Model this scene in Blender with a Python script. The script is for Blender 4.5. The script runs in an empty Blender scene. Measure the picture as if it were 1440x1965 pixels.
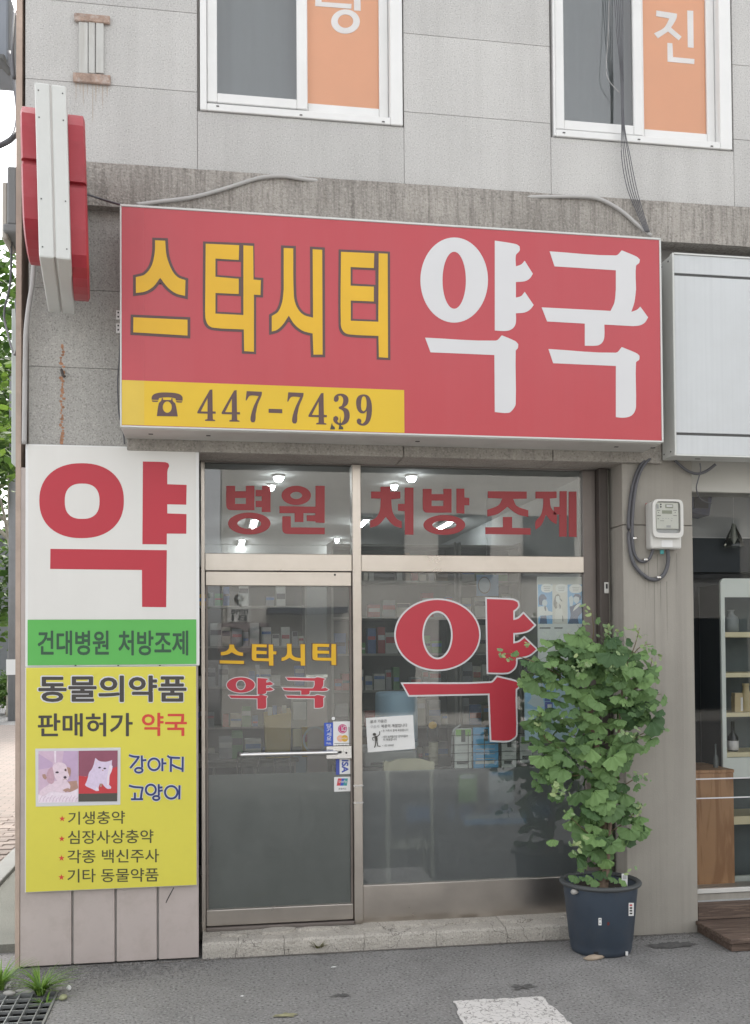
import bpy, bmesh, math, random
from mathutils import Vector, Matrix, Euler, noise
from mathutils.geometry import tessellate_polygon
random.seed(7)
rad = math.radians
SC = bpy.context.scene
COL = SC.collection

# ------------------------------------------------------------------ camera
F_PX, CX, CY = 1923.0, 720.0, 1206.0          # focal length and principal point on a 1440 x 1965 sheet
CAM = Vector((0.0, -5.8, 1.735))
YAW, PITCH, ROLL = rad(9.194), rad(1.3355), rad(-0.384)
_f = Vector((math.sin(YAW), math.cos(YAW), 0)); _r = Vector((math.cos(YAW), -math.sin(YAW), 0)); _u = Vector((0, 0, 1))
FWD = _f*math.cos(PITCH) + _u*math.sin(PITCH); _u2 = _u*math.cos(PITCH) - _f*math.sin(PITCH)
RIGHT = _r*math.cos(ROLL) + _u2*math.sin(ROLL); UP = _u2*math.cos(ROLL) - _r*math.sin(ROLL)
cam = bpy.data.cameras.new('camera'); camo = bpy.data.objects.new('camera', cam); COL.objects.link(camo)
camo.matrix_world = Matrix(((RIGHT.x, UP.x, -FWD.x, CAM.x), (RIGHT.y, UP.y, -FWD.y, CAM.y), (RIGHT.z, UP.z, -FWD.z, CAM.z), (0, 0, 0, 1)))
cam.sensor_fit = 'HORIZONTAL'; cam.sensor_width = 36; cam.lens = F_PX/1440*36
cam.shift_y = (CY - 982.5)/1440; cam.clip_start = .05; cam.clip_end = 600
SC.camera = camo

# ------------------------------------------------------------------ sky, sun, exposure
SUN_EL, SUN_AZ = rad(57), rad(5)              # the sun stands high behind the building, the shopfront is in open shade
wd = bpy.data.worlds.new('World'); SC.world = wd; wd.use_nodes = True
nt = wd.node_tree; nt.nodes.clear()
sky = nt.nodes.new('ShaderNodeTexSky'); sky.sky_type = 'NISHITA'; sky.sun_disc = False
sky.sun_elevation = SUN_EL; sky.sun_rotation = SUN_AZ; sky.dust_density = 3.0; sky.air_density = 1.0; sky.ozone_density = 1.0
hs = nt.nodes.new('ShaderNodeHueSaturation'); hs.inputs['Saturation'].default_value = .10
bg = nt.nodes.new('ShaderNodeBackground'); bg.inputs['Strength'].default_value = .15
wo = nt.nodes.new('ShaderNodeOutputWorld')
nt.links.new(sky.outputs[0], hs.inputs['Color']); nt.links.new(hs.outputs[0], bg.inputs['Color']); nt.links.new(bg.outputs[0], wo.inputs[0])
sl = bpy.data.lights.new('sun', 'SUN'); sl.energy = 1.2; sl.angle = rad(10); sl.color = (1, .95, .87)
slo = bpy.data.objects.new('sun', sl); COL.objects.link(slo)
_s = Vector((math.sin(SUN_AZ)*math.cos(SUN_EL), math.cos(SUN_AZ)*math.cos(SUN_EL), math.sin(SUN_EL)))
slo.rotation_euler = _s.to_track_quat('Z', 'Y').to_euler(); slo.location = (0, 20, 30)
SC.view_settings.view_transform = 'Standard'; SC.view_settings.look = 'None'
SC.view_settings.gamma = 1; SC.view_settings.use_curve_mapping = False
SC.view_settings.exposure = 1.8

# ------------------------------------------------------------------ pixel of the photograph -> place in the street
def ray(px, py):
    return FWD + RIGHT*((px-CX)/F_PX) - UP*((py-CY)/F_PX)
def W(px, py, Y=0.0):
    d = ray(px, py); return CAM + d*((Y-CAM.y)/d.y)
def G(px, py, z=0.0):
    d = ray(px, py); return CAM + d*((z-CAM.z)/d.z)
def R4(r, Y):                                   # pixel box -> x0,x1,z0,z1 on the plane Y
    x0, y0, x1, y1 = r; xm, ym = (x0+x1)/2, (y0+y1)/2
    return W(x0, ym, Y).x, W(x1, ym, Y).x, W(xm, y1, Y).z, W(xm, y0, Y).z

# ------------------------------------------------------------------ materials
MATS = {}
def nd(t, k, **kw):
    n = t.nodes.new(k)
    for a, v in kw.items():
        if a in n.inputs: n.inputs[a].default_value = v
        else: setattr(n, a, v)
    return n
def c4(c): return (c[0], c[1], c[2], 1)
def mul(c, k): return tuple(min(1, max(0, v*k)) for v in c)
def M(name, col, rough=.6, metal=0., var=.08, vscale=3., bump=0., bscale=60., speck=0., sscale=300., streak=0., stcol=None,
      stscale=(18, 18, .8), spec=.5, coat=0., dirt=0., dcol=(.1, .09, .08), dscale=2.5, emit=0., rnd=0., grain=None, alpha=None):
    if name in MATS: return MATS[name]
    m = bpy.data.materials.new(name); m.use_nodes = True; t = m.node_tree; t.nodes.clear()
    L = t.links.new
    out = nd(t, 'ShaderNodeOutputMaterial'); b = nd(t, 'ShaderNodeBsdfPrincipled')
    b.inputs['Roughness'].default_value = rough; b.inputs['Metallic'].default_value = metal
    b.inputs['Specular IOR Level'].default_value = spec; b.inputs['Coat Weight'].default_value = coat; b.inputs['Coat Roughness'].default_value = .15
    tc = nd(t, 'ShaderNodeTexCoord')
    n1 = nd(t, 'ShaderNodeTexNoise', Scale=vscale, Detail=6., Roughness=.6); L(tc.outputs['Object'], n1.inputs['Vector'])
    mx = nd(t, 'ShaderNodeMix', data_type='RGBA'); mx.inputs['A'].default_value = c4(mul(col, 1-var)); mx.inputs['B'].default_value = c4(mul(col, 1+var))
    rp = nd(t, 'ShaderNodeMapRange'); rp.inputs['From Min'].default_value = .3; rp.inputs['From Max'].default_value = .7
    L(n1.outputs['Fac'], rp.inputs['Value']); L(rp.outputs[0], mx.inputs['Factor'])
    cur = mx.outputs['Result']
    def over(fac, c, blend='MIX'):
        nonlocal cur
        k = nd(t, 'ShaderNodeMix', data_type='RGBA', blend_type=blend); k.inputs['B'].default_value = c4(c)
        L(cur, k.inputs['A']); L(fac, k.inputs['Factor']); cur = k.outputs['Result']
    def ramp(src, a, bb, to=1.):
        k = nd(t, 'ShaderNodeMapRange'); k.inputs['From Min'].default_value = a; k.inputs['From Max'].default_value = bb; k.inputs['To Max'].default_value = to
        L(src, k.inputs['Value']); return k.outputs[0]
    if grain:                                    # wood: stretched rings
        mp = nd(t, 'ShaderNodeMapping'); mp.inputs['Scale'].default_value = grain[0]; L(tc.outputs['Object'], mp.inputs['Vector'])
        g = nd(t, 'ShaderNodeTexNoise', Scale=1., Detail=5., Distortion=1.2); L(mp.outputs[0], g.inputs['Vector'])
        wv = nd(t, 'ShaderNodeMath', operation='SINE'); m2 = nd(t, 'ShaderNodeMath', operation='MULTIPLY'); m2.inputs[1].default_value = grain[2]
        L(g.outputs['Fac'], m2.inputs[0]); L(m2.outputs[0], wv.inputs[0]); over(ramp(wv.outputs[0], -.2, 1., .75), grain[1])
    if streak:
        mp = nd(t, 'ShaderNodeMapping'); mp.inputs['Scale'].default_value = stscale; L(tc.outputs['Object'], mp.inputs['Vector'])
        g = nd(t, 'ShaderNodeTexNoise', Scale=1., Detail=7., Roughness=.65); L(mp.outputs[0], g.inputs['Vector'])
        over(ramp(g.outputs['Fac'], .45, .72, streak), stcol or mul(col, .55))
    if dirt:
        g = nd(t, 'ShaderNodeTexNoise', Scale=dscale, Detail=9., Roughness=.7); L(tc.outputs['Object'], g.inputs['Vector'])
        over(ramp(g.outputs['Fac'], .48, .75, dirt), dcol)
    if speck:
        g = nd(t, 'ShaderNodeTexNoise', Scale=sscale, Detail=2., Roughness=.5); L(tc.outputs['Object'], g.inputs['Vector'])
        over(ramp(g.outputs['Fac'], .56, .68, speck), mul(col, .35)); over(ramp(g.outputs['Fac'], .42, .30, speck), mul(col, 1.5))
    if rnd:
        oi = nd(t, 'ShaderNodeObjectInfo'); hv = nd(t, 'ShaderNodeHueSaturation')
        a = nd(t, 'ShaderNodeMapRange'); a.inputs['To Min'].default_value = 1-rnd; a.inputs['To Max'].default_value = 1+rnd; L(oi.outputs['Random'], a.inputs['Value'])
        L(a.outputs[0], hv.inputs['Value']); L(cur, hv.inputs['Color']); cur = hv.outputs[0]
    L(cur, b.inputs['Base Color'])
    rn = nd(t, 'ShaderNodeMapRange'); rn.inputs['To Min'].default_value = max(.02, rough-.08); rn.inputs['To Max'].default_value = min(1, rough+.08)
    L(n1.outputs['Fac'], rn.inputs['Value']); L(rn.outputs[0], b.inputs['Roughness'])
    if bump:
        g = nd(t, 'ShaderNodeTexNoise', Scale=bscale, Detail=6., Roughness=.6); L(tc.outputs['Object'], g.inputs['Vector'])
        bp = nd(t, 'ShaderNodeBump', Strength=bump, Distance=.02); L(g.outputs['Fac'], bp.inputs['Height']); L(bp.outputs[0], b.inputs['Normal'])
    if emit:
        b.inputs['Emission Color'].default_value = c4(col); b.inputs['Emission Strength'].default_value = emit
    L(b.outputs[0], out.inputs[0]); MATS[name] = m; return m

def glass_mat(name, ior=1.9, tint=(.9, .94, .92), rough=.0, dust=0.):
    m = bpy.data.materials.new(name); m.use_nodes = True; t = m.node_tree; t.nodes.clear(); L = t.links.new
    out = nd(t, 'ShaderNodeOutputMaterial'); mx = nd(t, 'ShaderNodeMixShader'); tr = nd(t, 'ShaderNodeBsdfTransparent'); gl = nd(t, 'ShaderNodeBsdfGlossy')
    tr.inputs[0].default_value = c4(tint); gl.inputs['Roughness'].default_value = rough
    fr = nd(t, 'ShaderNodeFresnel'); fr.inputs['IOR'].default_value = ior
    tc = nd(t, 'ShaderNodeTexCoord'); n = nd(t, 'ShaderNodeTexNoise', Scale=1.3, Detail=2.); L(tc.outputs['Object'], n.inputs['Vector'])
    bp = nd(t, 'ShaderNodeBump', Strength=.02, Distance=.05); L(n.outputs['Fac'], bp.inputs['Height']); L(bp.outputs[0], gl.inputs['Normal'])
    L(fr.outputs[0], mx.inputs[0]); L(tr.outputs[0], mx.inputs[1]); L(gl.outputs[0], mx.inputs[2]); cur = mx.outputs[0]
    if dust:                                       # grime and wiping marks on the pane
        mp = nd(t, 'ShaderNodeMapping'); mp.inputs['Scale'].default_value = (2.2, 2.2, 1.1); mp.inputs['Rotation'].default_value = (0, .5, 0); L(tc.outputs['Object'], mp.inputs['Vector'])
        g = nd(t, 'ShaderNodeTexNoise', Scale=1.6, Detail=9., Roughness=.7, Distortion=.8); L(mp.outputs[0], g.inputs['Vector'])
        k = nd(t, 'ShaderNodeMapRange'); k.inputs['From Min'].default_value = .3; k.inputs['From Max'].default_value = .75; k.inputs['To Min'].default_value = dust*.6; k.inputs['To Max'].default_value = dust*1.5; L(g.outputs['Fac'], k.inputs['Value'])
        df = nd(t, 'ShaderNodeBsdfDiffuse'); df.inputs[0].default_value = (.52, .54, .52, 1); m3 = nd(t, 'ShaderNodeMixShader'); L(k.outputs[0], m3.inputs[0]); L(cur, m3.inputs[1]); L(df.outputs[0], m3.inputs[2]); cur = m3.outputs[0]
    L(cur, out.inputs[0]); MATS[name] = m; return m
def frost_mat(name):
    m = bpy.data.materials.new(name); m.use_nodes = True; t = m.node_tree; t.nodes.clear(); L = t.links.new
    out = nd(t, 'ShaderNodeOutputMaterial'); mx = nd(t, 'ShaderNodeMixShader'); rf = nd(t, 'ShaderNodeBsdfRefraction'); df = nd(t, 'ShaderNodeBsdfDiffuse')
    rf.inputs['IOR'].default_value = 1.15; rf.inputs['Roughness'].default_value = .55; rf.inputs['Color'].default_value = (.86, .9, .96, 1)
    df.inputs[0].default_value = (.15, .165, .185, 1); mx.inputs[0].default_value = .66
    m2 = nd(t, 'ShaderNodeMixShader'); gl = nd(t, 'ShaderNodeBsdfGlossy'); gl.inputs['Roughness'].default_value = .04; fr = nd(t, 'ShaderNodeFresnel'); fr.inputs['IOR'].default_value = 1.5
    L(df.outputs[0], mx.inputs[1]); L(rf.outputs[0], mx.inputs[2]); L(fr.outputs[0], m2.inputs[0]); L(mx.outputs[0], m2.inputs[1]); L(gl.outputs[0], m2.inputs[2])
    L(m2.outputs[0], out.inputs[0]); MATS[name] = m; return m
def leaf_mat(name, col, trans=.35, rnd=.3):
    m = bpy.data.materials.new(name); m.use_nodes = True; t = m.node_tree; t.nodes.clear(); L = t.links.new
    out = nd(t, 'ShaderNodeOutputMaterial'); mx = nd(t, 'ShaderNodeMixShader'); b = nd(t, 'ShaderNodeBsdfPrincipled'); tr = nd(t, 'ShaderNodeBsdfTranslucent')
    oi = nd(t, 'ShaderNodeObjectInfo'); ge = nd(t, 'ShaderNodeNewGeometry'); ad = nd(t, 'ShaderNodeMath', operation='ADD'); fr = nd(t, 'ShaderNodeMath', operation='FRACT')
    L(oi.outputs['Random'], ad.inputs[0]); L(ge.outputs['Random Per Island'], ad.inputs[1]); L(ad.outputs[0], fr.inputs[0])
    cr = nd(t, 'ShaderNodeValToRGB'); e = cr.color_ramp.elements
    e[0].color = c4(mul(col, 1-rnd)); e[1].color = c4((min(1, col[0]*(1+rnd)*1.25), min(1, col[1]*(1+rnd)), col[2]*(1+rnd)*.9)); L(fr.outputs[0], cr.inputs[0])
    tc = nd(t, 'ShaderNodeTexCoord'); wv = nd(t, 'ShaderNodeTexNoise', Scale=40., Detail=3.); L(tc.outputs['Object'], wv.inputs['Vector'])
    bp = nd(t, 'ShaderNodeBump', Strength=.25, Distance=.01); L(wv.outputs['Fac'], bp.inputs['Height']); L(bp.outputs[0], b.inputs['Normal'])
    b.inputs['Roughness'].default_value = .5; b.inputs['Specular IOR Level'].default_value = .35; mx.inputs[0].default_value = trans
    L(cr.outputs[0], b.inputs['Base Color']); L(cr.outputs[0], tr.inputs['Color']); L(b.outputs[0], mx.inputs[1]); L(tr.outputs[0], mx.inputs[2]); L(mx.outputs[0], out.inputs[0])
    MATS[name] = m; return m

stone = M('stone', (.52, .512, .497), .85, var=.07, vscale=1.6, bump=.3, bscale=130, speck=.45, sscale=130, streak=.2, stscale=(7, 7, .5), stcol=(.27, .26, .25), rnd=.05)
stone_low = M('stone_low', (.40, .39, .365), .85, var=.07, vscale=1.8, bump=.3, bscale=130, speck=.55, sscale=130, streak=.25, stscale=(9, 9, .5), stcol=(.22, .21, .20), rnd=.04)
band_m = M('ledge_render', (.37, .345, .315), .95, var=.16, vscale=2, bump=.8, bscale=60, streak=.8, stscale=(48, 48, 2.4), stcol=(.15, .135, .12), speck=.45, sscale=80, dirt=.6, dcol=(.20, .18, .16), dscale=2.2)
lintel_m = M('lintel_render', (.36, .335, .30), .95, var=.14, vscale=3, bump=.6, bscale=70, speck=.45, sscale=85, streak=.4, stscale=(14, 14, 1))
cement = M('cement', (.32, .30, .265), .9, var=.08, vscale=1.4, bump=.12, bscale=120, streak=.42, stscale=(16, 16, .45), stcol=(.215, .20, .178), dirt=.3, dcol=(.40, .375, .335), dscale=2.2)
joint_m = M('joint_filler', (.52, .50, .48), .95)
panel_m = M('painted_panel', (.47, .41, .385), .5, var=.05, vscale=2.5, bump=.04, bscale=200, dirt=.4, dcol=(.30, .25, .215), dscale=7, rnd=.03)
trim_m = M('corner_trim', (.43, .335, .275), .6, var=.12, vscale=5, dirt=.5, dcol=(.25, .19, .15), dscale=6)
steel = M('stainless', (.58, .535, .49), .30, metal=1., var=.06, vscale=4, dirt=.2, dcol=(.40, .36, .32), dscale=5, bump=.02, bscale=30)
steel_d = M('dark_frame', (.20, .175, .16), .5, metal=.5, var=.1)
chrome = M('chrome', (.72, .72, .72), .16, metal=1., var=.03)
brown_m = M('brown_column', (.075, .062, .055), .55, var=.15, streak=.3)
pvc = M('white_frame', (.74, .74, .73), .4, var=.03, vscale=3, dirt=.12, dcol=(.5, .48, .45))
cab_w = M('white_cabinet', (.60, .61, .59), .38, var=.04, vscale=3, dirt=.3, dcol=(.42, .41, .38), dscale=3)
alu = M('grey_cladding', (.55, .57, .58), .42, var=.04, vscale=2, dirt=.2, dcol=(.42, .42, .41), dscale=3, streak=.6, stscale=(60, 60, .6), stcol=(.50, .52, .53))
alu_s = M('sign_edge', (.56, .55, .52), .45, var=.05, dirt=.35, dcol=(.3, .27, .23), dscale=5)
red_face = M('red_face', (.44, .036, .05), .32, var=.05, vscale=.8, coat=.25, streak=.12, stscale=(5, 5, .3), stcol=(.47, .10, .11))
red_vinyl = M('red_vinyl', (.47, .035, .055), .42, var=.03)
red_print = M('red_print', (.45, .03, .048), .5, var=.03)
red_dark = M('dark_red_vinyl', (.30, .035, .04), .5, var=.04)
red_plast = M('red_plastic', (.36, .028, .042), .4, var=.12, vscale=2, dirt=.15, dcol=(.5, .2, .2), dscale=5)
yel_v = M('yellow_vinyl', (.70, .41, .013), .4, var=.05, vscale=3)
yel_strip = M('yellow_strip', (.68, .45, .02), .42, var=.05, vscale=2)
yel_print = M('yellow_print', (.66, .60, .075), .5, var=.04, vscale=1.5, dirt=.06, dcol=(.4, .36, .1), dscale=20)
grn_print = M('green_print', (.10, .42, .085), .45, var=.03)
grn_dk = M('dark_green_print', (.03, .085, .045), .5)
brn_ol = M('brown_outline', (.105, .06, .058), .5, var=.05)
white_v2 = M('bright_white_vinyl', (.88, .88, .88), .4)
white_v = M('white_vinyl', (.62, .62, .63), .42, var=.02)
white_b = M('white_board', (.68, .67, .64), .45, var=.03, vscale=1.5, streak=.12, stscale=(8, 8, .4), stcol=(.56, .53, .49))
dk_print = M('dark_print', (.055, .05, .045), .55); olive_print = M('olive_print', (.075, .072, .03), .55)
red_p2 = M('orange_red_print', (.60, .06, .04), .5); blue_p = M('navy_print', (.028, .045, .16), .5)
orange = M('orange_sheet', (.84, .46, .29), .5, var=.04, vscale=1.2)
glass = glass_mat('glass', 2.05, (.88, .92, .90), dust=.085); glass_up = glass_mat('window_glass', 2.3, (.80, .84, .84), dust=.05); frost = frost_mat('frosted_film')
film_d = M('grey_film', (.235, .26, .255), .45, var=.03, vscale=1)
black_r = M('black_rubber', (.02, .02, .022), .55); cable_m = M('dark_cable', (.10, .10, .11), .5); conduit_m = M('grey_conduit', (.42, .41, .40), .5, var=.05)
rust = M('rusty_steel', (.36, .26, .21), .85, var=.3, vscale=25, bump=.5, bscale=60, dirt=.85, dcol=(.55, .53, .51), dscale=22)
white_old = M('old_white_paint', (.50, .50, .48), .75, var=.08, vscale=8, streak=.5, stscale=(30, 30, 1.5), stcol=(.3, .27, .23))
meter_m = M('meter_plastic', (.60, .59, .56), .38, var=.03, dirt=.12, dcol=(.4, .38, .35)); meter_g = M('meter_grey', (.40, .41, .41), .45)
plate_m = M('meter_plate', (.62, .63, .57), .5); lcd_m = M('meter_display', (.28, .30, .23), .4)
wood_d = M('dark_deck_wood', (.15, .105, .08), .7, grain=((3, 40, 40), (.055, .036, .028), 14), bump=.2, bscale=50)
wood_c = M('cabinet_wood', (.50, .285, .145), .5, grain=((7, 7, .9), (.33, .165, .075), 24), var=.08)

# ------------------------------------------------------------------ object helpers
def tag(o, label=None, cat=None, group=None, kind=None):
    if label: o['label'] = label
    if cat: o['category'] = cat
    if group: o['group'] = group
    if kind: o['kind'] = kind
    return o
def own(o, parent):
    if parent is not None:
        o.parent = parent; o.matrix_parent_inverse = Matrix.Translation(-parent.location)   # parts are modelled in place
def thing(name, label, cat, loc, group=None, parent=None):
    o = bpy.data.objects.new(name, None); COL.objects.link(o); o.location = loc; o.empty_display_size = .1
    if parent is None: tag(o, label, cat, group)
    return o
def node(name, parent, loc=None):                # a part that only gathers sub-parts
    o = bpy.data.objects.new(name, None); COL.objects.link(o); o.empty_display_size = .05; own(o, parent); return o
def mk(name, vs, fs, mat, parent=None, smooth=False, recalc=True):
    me = bpy.data.meshes.new(name); me.from_pydata([tuple(v) for v in vs], [], fs)
    if recalc:
        b = bmesh.new(); b.from_mesh(me); bmesh.ops.recalc_face_normals(b, faces=b.faces); b.to_mesh(me); b.free()
    if smooth:
        for p in me.polygons: p.use_smooth = True
    me.materials.append(mat); o = bpy.data.objects.new(name, me); COL.objects.link(o); own(o, parent); return o
BF = [(0, 1, 2, 3), (4, 7, 6, 5), (0, 4, 5, 1), (1, 5, 6, 2), (2, 6, 7, 3), (3, 7, 4, 0)]
def hexa(name, c8, mat, parent=None, bevel=0., seg=1):
    me = bpy.data.meshes.new(name); b = bmesh.new(); vv = [b.verts.new(tuple(v)) for v in c8]
    for f in BF: b.faces.new([vv[i] for i in f])
    bmesh.ops.recalc_face_normals(b, faces=b.faces)
    if bevel: bmesh.ops.bevel(b, geom=list(b.edges), offset=bevel, segments=seg, affect='EDGES', profile=.5)
    b.to_mesh(me); b.free(); me.materials.append(mat); o = bpy.data.objects.new(name, me); COL.objects.link(o); own(o, parent); return o
def box(name, x0, x1, y0, y1, z0, z1, mat, parent=None, bevel=0., seg=1):
    return hexa(name, [(x0, y0, z0), (x1, y0, z0), (x1, y1, z0), (x0, y1, z0), (x0, y0, z1), (x1, y0, z1), (x1, y1, z1), (x0, y1, z1)], mat, parent, bevel, seg)
def pbox(name, r, Y0, Y1, mat, parent=None, bevel=0., seg=1):  # box whose front, on plane Y0, covers the pixel box r
    x0, x1, z0, z1 = R4(r, Y0); return box(name, x0, x1, Y0, Y1, z0, z1, mat, parent, bevel, seg)
def catmull(pts, n=6):
    P_ = [Vector(p) for p in pts]; out = []
    for i in range(len(P_)-1):
        a, b, c, d = P_[max(i-1, 0)], P_[i], P_[i+1], P_[min(i+2, len(P_)-1)]
        for k in range(n):
            t = k/n; out.append(.5*((2*b)+(c-a)*t+(2*a-5*b+4*c-d)*t*t+(3*b-a-3*c+d)*t**3))
    out.append(P_[-1]); return out
def tube_geo(pts, r, sides=8, vs=None, fs=None):
    vs = [] if vs is None else vs; fs = [] if fs is None else fs; base = len(vs); n = len(pts); up = Vector((0, 0, 1))
    for i, p in enumerate(pts):
        d = (pts[min(i+1, n-1)]-pts[max(i-1, 0)]).normalized(); s = d.cross(up)
        if s.length < 1e-3: s = d.cross(Vector((1, 0, 0)))
        s.normalize(); u = s.cross(d).normalized(); rr = r[i] if isinstance(r, (list, tuple)) else r
        for k in range(sides):
            a = 2*math.pi*k/sides; vs.append(p+(s*math.cos(a)+u*math.sin(a))*rr)
    for i in range(n-1):
        for k in range(sides):
            a, b = base+i*sides+k, base+i*sides+(k+1) % sides; fs.append((a, b, b+sides, a+sides))
    fs.append(tuple(base+k for k in range(sides))); fs.append(tuple(base+(n-1)*sides+k for k in range(sides))); return vs, fs
def tube(name, pts, r, mat, parent=None, sides=8, n=6):
    pts = catmull(pts, n) if n > 1 else [Vector(p) for p in pts]
    if isinstance(r, (list, tuple)) and len(r) != len(pts): r = [r[0]+(r[-1]-r[0])*i/(len(pts)-1) for i in range(len(pts))]
    vs, fs = tube_geo(pts, r, sides); return mk(name, vs, fs, mat, parent, True)
def lathe(name, prof, cx, cy, mat, parent=None, seg=32, smooth=True):
    vs, fs = [], []
    for (r, z) in prof:
        for k in range(seg):
            a = 2*math.pi*k/seg; vs.append((cx+r*math.cos(a), cy+r*math.sin(a), z))
    for i in range(len(prof)-1):
        for k in range(seg):
            a, b = i*seg+k, i*seg+(k+1) % seg; fs.append((a, b, b+seg, a+seg))
    fs.append(tuple(range(seg))); fs.append(tuple((len(prof)-1)*seg+k for k in range(seg)))
    return mk(name, vs, fs, mat, parent, smooth)

# flat lettering and cut-outs traced as outlines: smoothed where the outline bends softly, kept sharp at corners
def soften(loop, lo=10, hi=48, n=4):
    P_ = [Vector((p[0], p[1])) for p in loop]; N = len(P_); sm = []
    for i in range(N):
        a, b = P_[i]-P_[i-1], P_[(i+1) % N]-P_[i]
        ang = math.degrees(abs(a.angle_signed(b, 0))) if a.length > 1e-6 and b.length > 1e-6 else 0
        sm.append(lo < ang < hi)
    out = []
    for i in range(N):
        p, q = P_[i], P_[(i+1) % N]; e = q-p; L_ = e.length; out.append(p)
        if L_ < 1e-6 or not (sm[i] or sm[(i+1) % N]): continue
        def tan(j, dflt):
            if not sm[j]: return dflt
            t = P_[(j+1) % N]-P_[j-1]; return t.normalized()*L_
        t0, t1 = tan(i, e), tan((i+1) % N, e)
        for k in range(1, n):
            s = k/n; out.append((2*s**3-3*s*s+1)*p+(s**3-2*s*s+s)*t0+(-2*s**3+3*s*s)*q+(s**3-s*s)*t1)
    return out
def area(l): return sum(l[i-1][0]*l[i][1]-l[i][0]*l[i-1][1] for i in range(len(l)))/2
def grow_loop(l, d):                              # positive d: away from the inside of a counter-clockwise loop
    N = len(l); out = []; l = [Vector((p[0], p[1])) for p in l]
    l = [l[i] for i in range(N) if (l[i]-l[i-1]).length > 1e-5]; N = len(l); s = 1 if area(l) > 0 else -1
    for i in range(N):
        a = (l[i]-l[i-1]).normalized(); b = (l[(i+1) % N]-l[i]).normalized()
        na, nb = Vector((a.y, -a.x))*s, Vector((b.y, -b.x))*s; m = na+nb
        if m.length < .2: m = na
        m.normalize(); k = max(.6, m.dot(na)); out.append(l[i]+m*(d/k))
    return out
def ell(cx, cy, rx, ry, n=48, p=2.0):
    o = []
    for k in range(n):
        a = 2*math.pi*k/n; c, s = math.cos(a), math.sin(a)
        o.append((cx+rx*math.copysign(abs(c)**(2/p), c), cy+ry*math.copysign(abs(s)**(2/p), s)))
    return o
def cut(name, islands, Y, t, mat, parent=None, grow=0., conv=None):
    """islands: [[outer, hole, ...], ...] in world (x, z) once conv is applied; front on Y, thickness t behind it"""
    vs, fs = [], []
    for isl in islands:
        loops = []
        for k, l in enumerate(isl):
            l = soften(l); l = [conv(p) for p in l] if conv else l
            if grow: l = grow_loop(l, grow if k == 0 else -grow)
            loops.append([Vector((p[0], p[1], 0)) for p in l])
        flat = [v for l in loops for v in l]; base = len(vs); n = len(flat)
        vs += [(v.x, Y, v.y) for v in flat]; tris = tessellate_polygon(loops); fs += [tuple(base+i for i in tr) for tr in tris]
        if t > 0:
            vs += [(v.x, Y+t, v.y) for v in flat]; off = base
            for l in loops:
                for i in range(len(l)):
                    a, b = off+i, off+(i+1) % len(l); fs.append((a, b, b+n, a+n))
                off += len(l)
    return mk(name, vs, fs, mat, parent, recalc=False)
def zc(ox, oy, s, Y):                             # enlarged-crop coordinates -> (x, z) on plane Y
    def f(p):
        w = W(ox+p[0]/s, oy+p[1]/s, Y); return (w.x, w.z)
    return f
def bbox(isls):
    xs = [p[0] for i in isls for p in i[0]]; ys = [p[1] for i in isls for p in i[0]]; return min(xs), min(ys), max(xs), max(ys)
def refit(isls, src, dst):
    sx, sy = (dst[2]-dst[0])/(src[2]-src[0]), (dst[3]-dst[1])/(src[3]-src[1])
    return [[[(dst[0]+(p[0]-src[0])*sx, dst[1]+(p[1]-src[1])*sy) for p in l] for l in i] for i in isls]
TXT = {}
def text(name, s, r, Y, mat, parent=None, bold=0., slant=0., grow=0., shear=0.):
    """typeset words stretched to fill the pixel box r on plane Y; slant: fall in pixels from left to right"""
    key = (s, bold)
    if key not in TXT:                              # bold: copies of the thin letters set round a small circle
        cu = bpy.data.curves.new('t', 'FONT'); cu.body = s; cu.size = 1; cu.resolution_u = 3
        o = bpy.data.objects.new('t', cu); COL.objects.link(o); dg = bpy.context.evaluated_depsgraph_get()
        me = bpy.data.meshes.new_from_object(o.evaluated_get(dg)); bpy.data.objects.remove(o); bpy.data.curves.remove(cu)
        v0 = [(v.co.x, v.co.y) for v in me.vertices]; f0 = [tuple(p.vertices) for p in me.polygons]; v2, fs = list(v0), list(f0); bpy.data.meshes.remove(me)
        for k in range(8 if bold else 0):
            a = 2*math.pi*(k+.5)/8; b_ = len(v2); v2 += [(x+1.25*bold*math.cos(a), y+1.25*bold*math.sin(a)) for x, y in v0]; fs += [tuple(b_+i for i in f) for f in f0]
        TXT[key] = (v2, fs, len(v0))
    v2, fs, nv = TXT[key]
    xs = [p[0] for p in v2]; ys = [p[1] for p in v2]; x0, x1, y0, y1 = min(xs), max(xs), min(ys), max(ys)
    out = []
    for i, (x, y) in enumerate(v2):
        u, w = (x-x0)/(x1-x0), (y-y0)/(y1-y0)
        q = W(r[0]+(r[2]-r[0])*u+shear*(w-.5), r[3]+(r[1]-r[3])*w+slant*u, Y); out.append((q.x, q.y-(i//nv)*.000008, q.z))
    return mk(name, out, fs, mat, parent, recalc=False)

# ------------------------------------------------------------------ ground
asph = M('asphalt', (.25, .245, .238), .92, var=.2, vscale=1.3, bump=1., bscale=60, speck=.9, sscale=70, dirt=.65, dcol=(.145, .142, .137), dscale=1.2, streak=.4, stscale=(3.5, 3.5, 3.5), stcol=(.31, .30, .29))
gA = G(114, 1904); gx1 = gA.x; gy1 = gA.y; gx0, gy0 = gx1-.95, gy1-.5
vs, fs = [], []
xs = [-220, gx0, gx1, 220]; ys = [-220, gy0, gy1, 300]
for y in ys:
    for x in xs: vs.append((x, y, 0))
for j in range(3):
    for i in range(3):
        if (i, j) != (1, 1): fs.append((j*4+i, j*4+i+1, j*4+i+5, j*4+i+4))
tag(mk('ground', vs, fs, asph), kind='structure')
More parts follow.
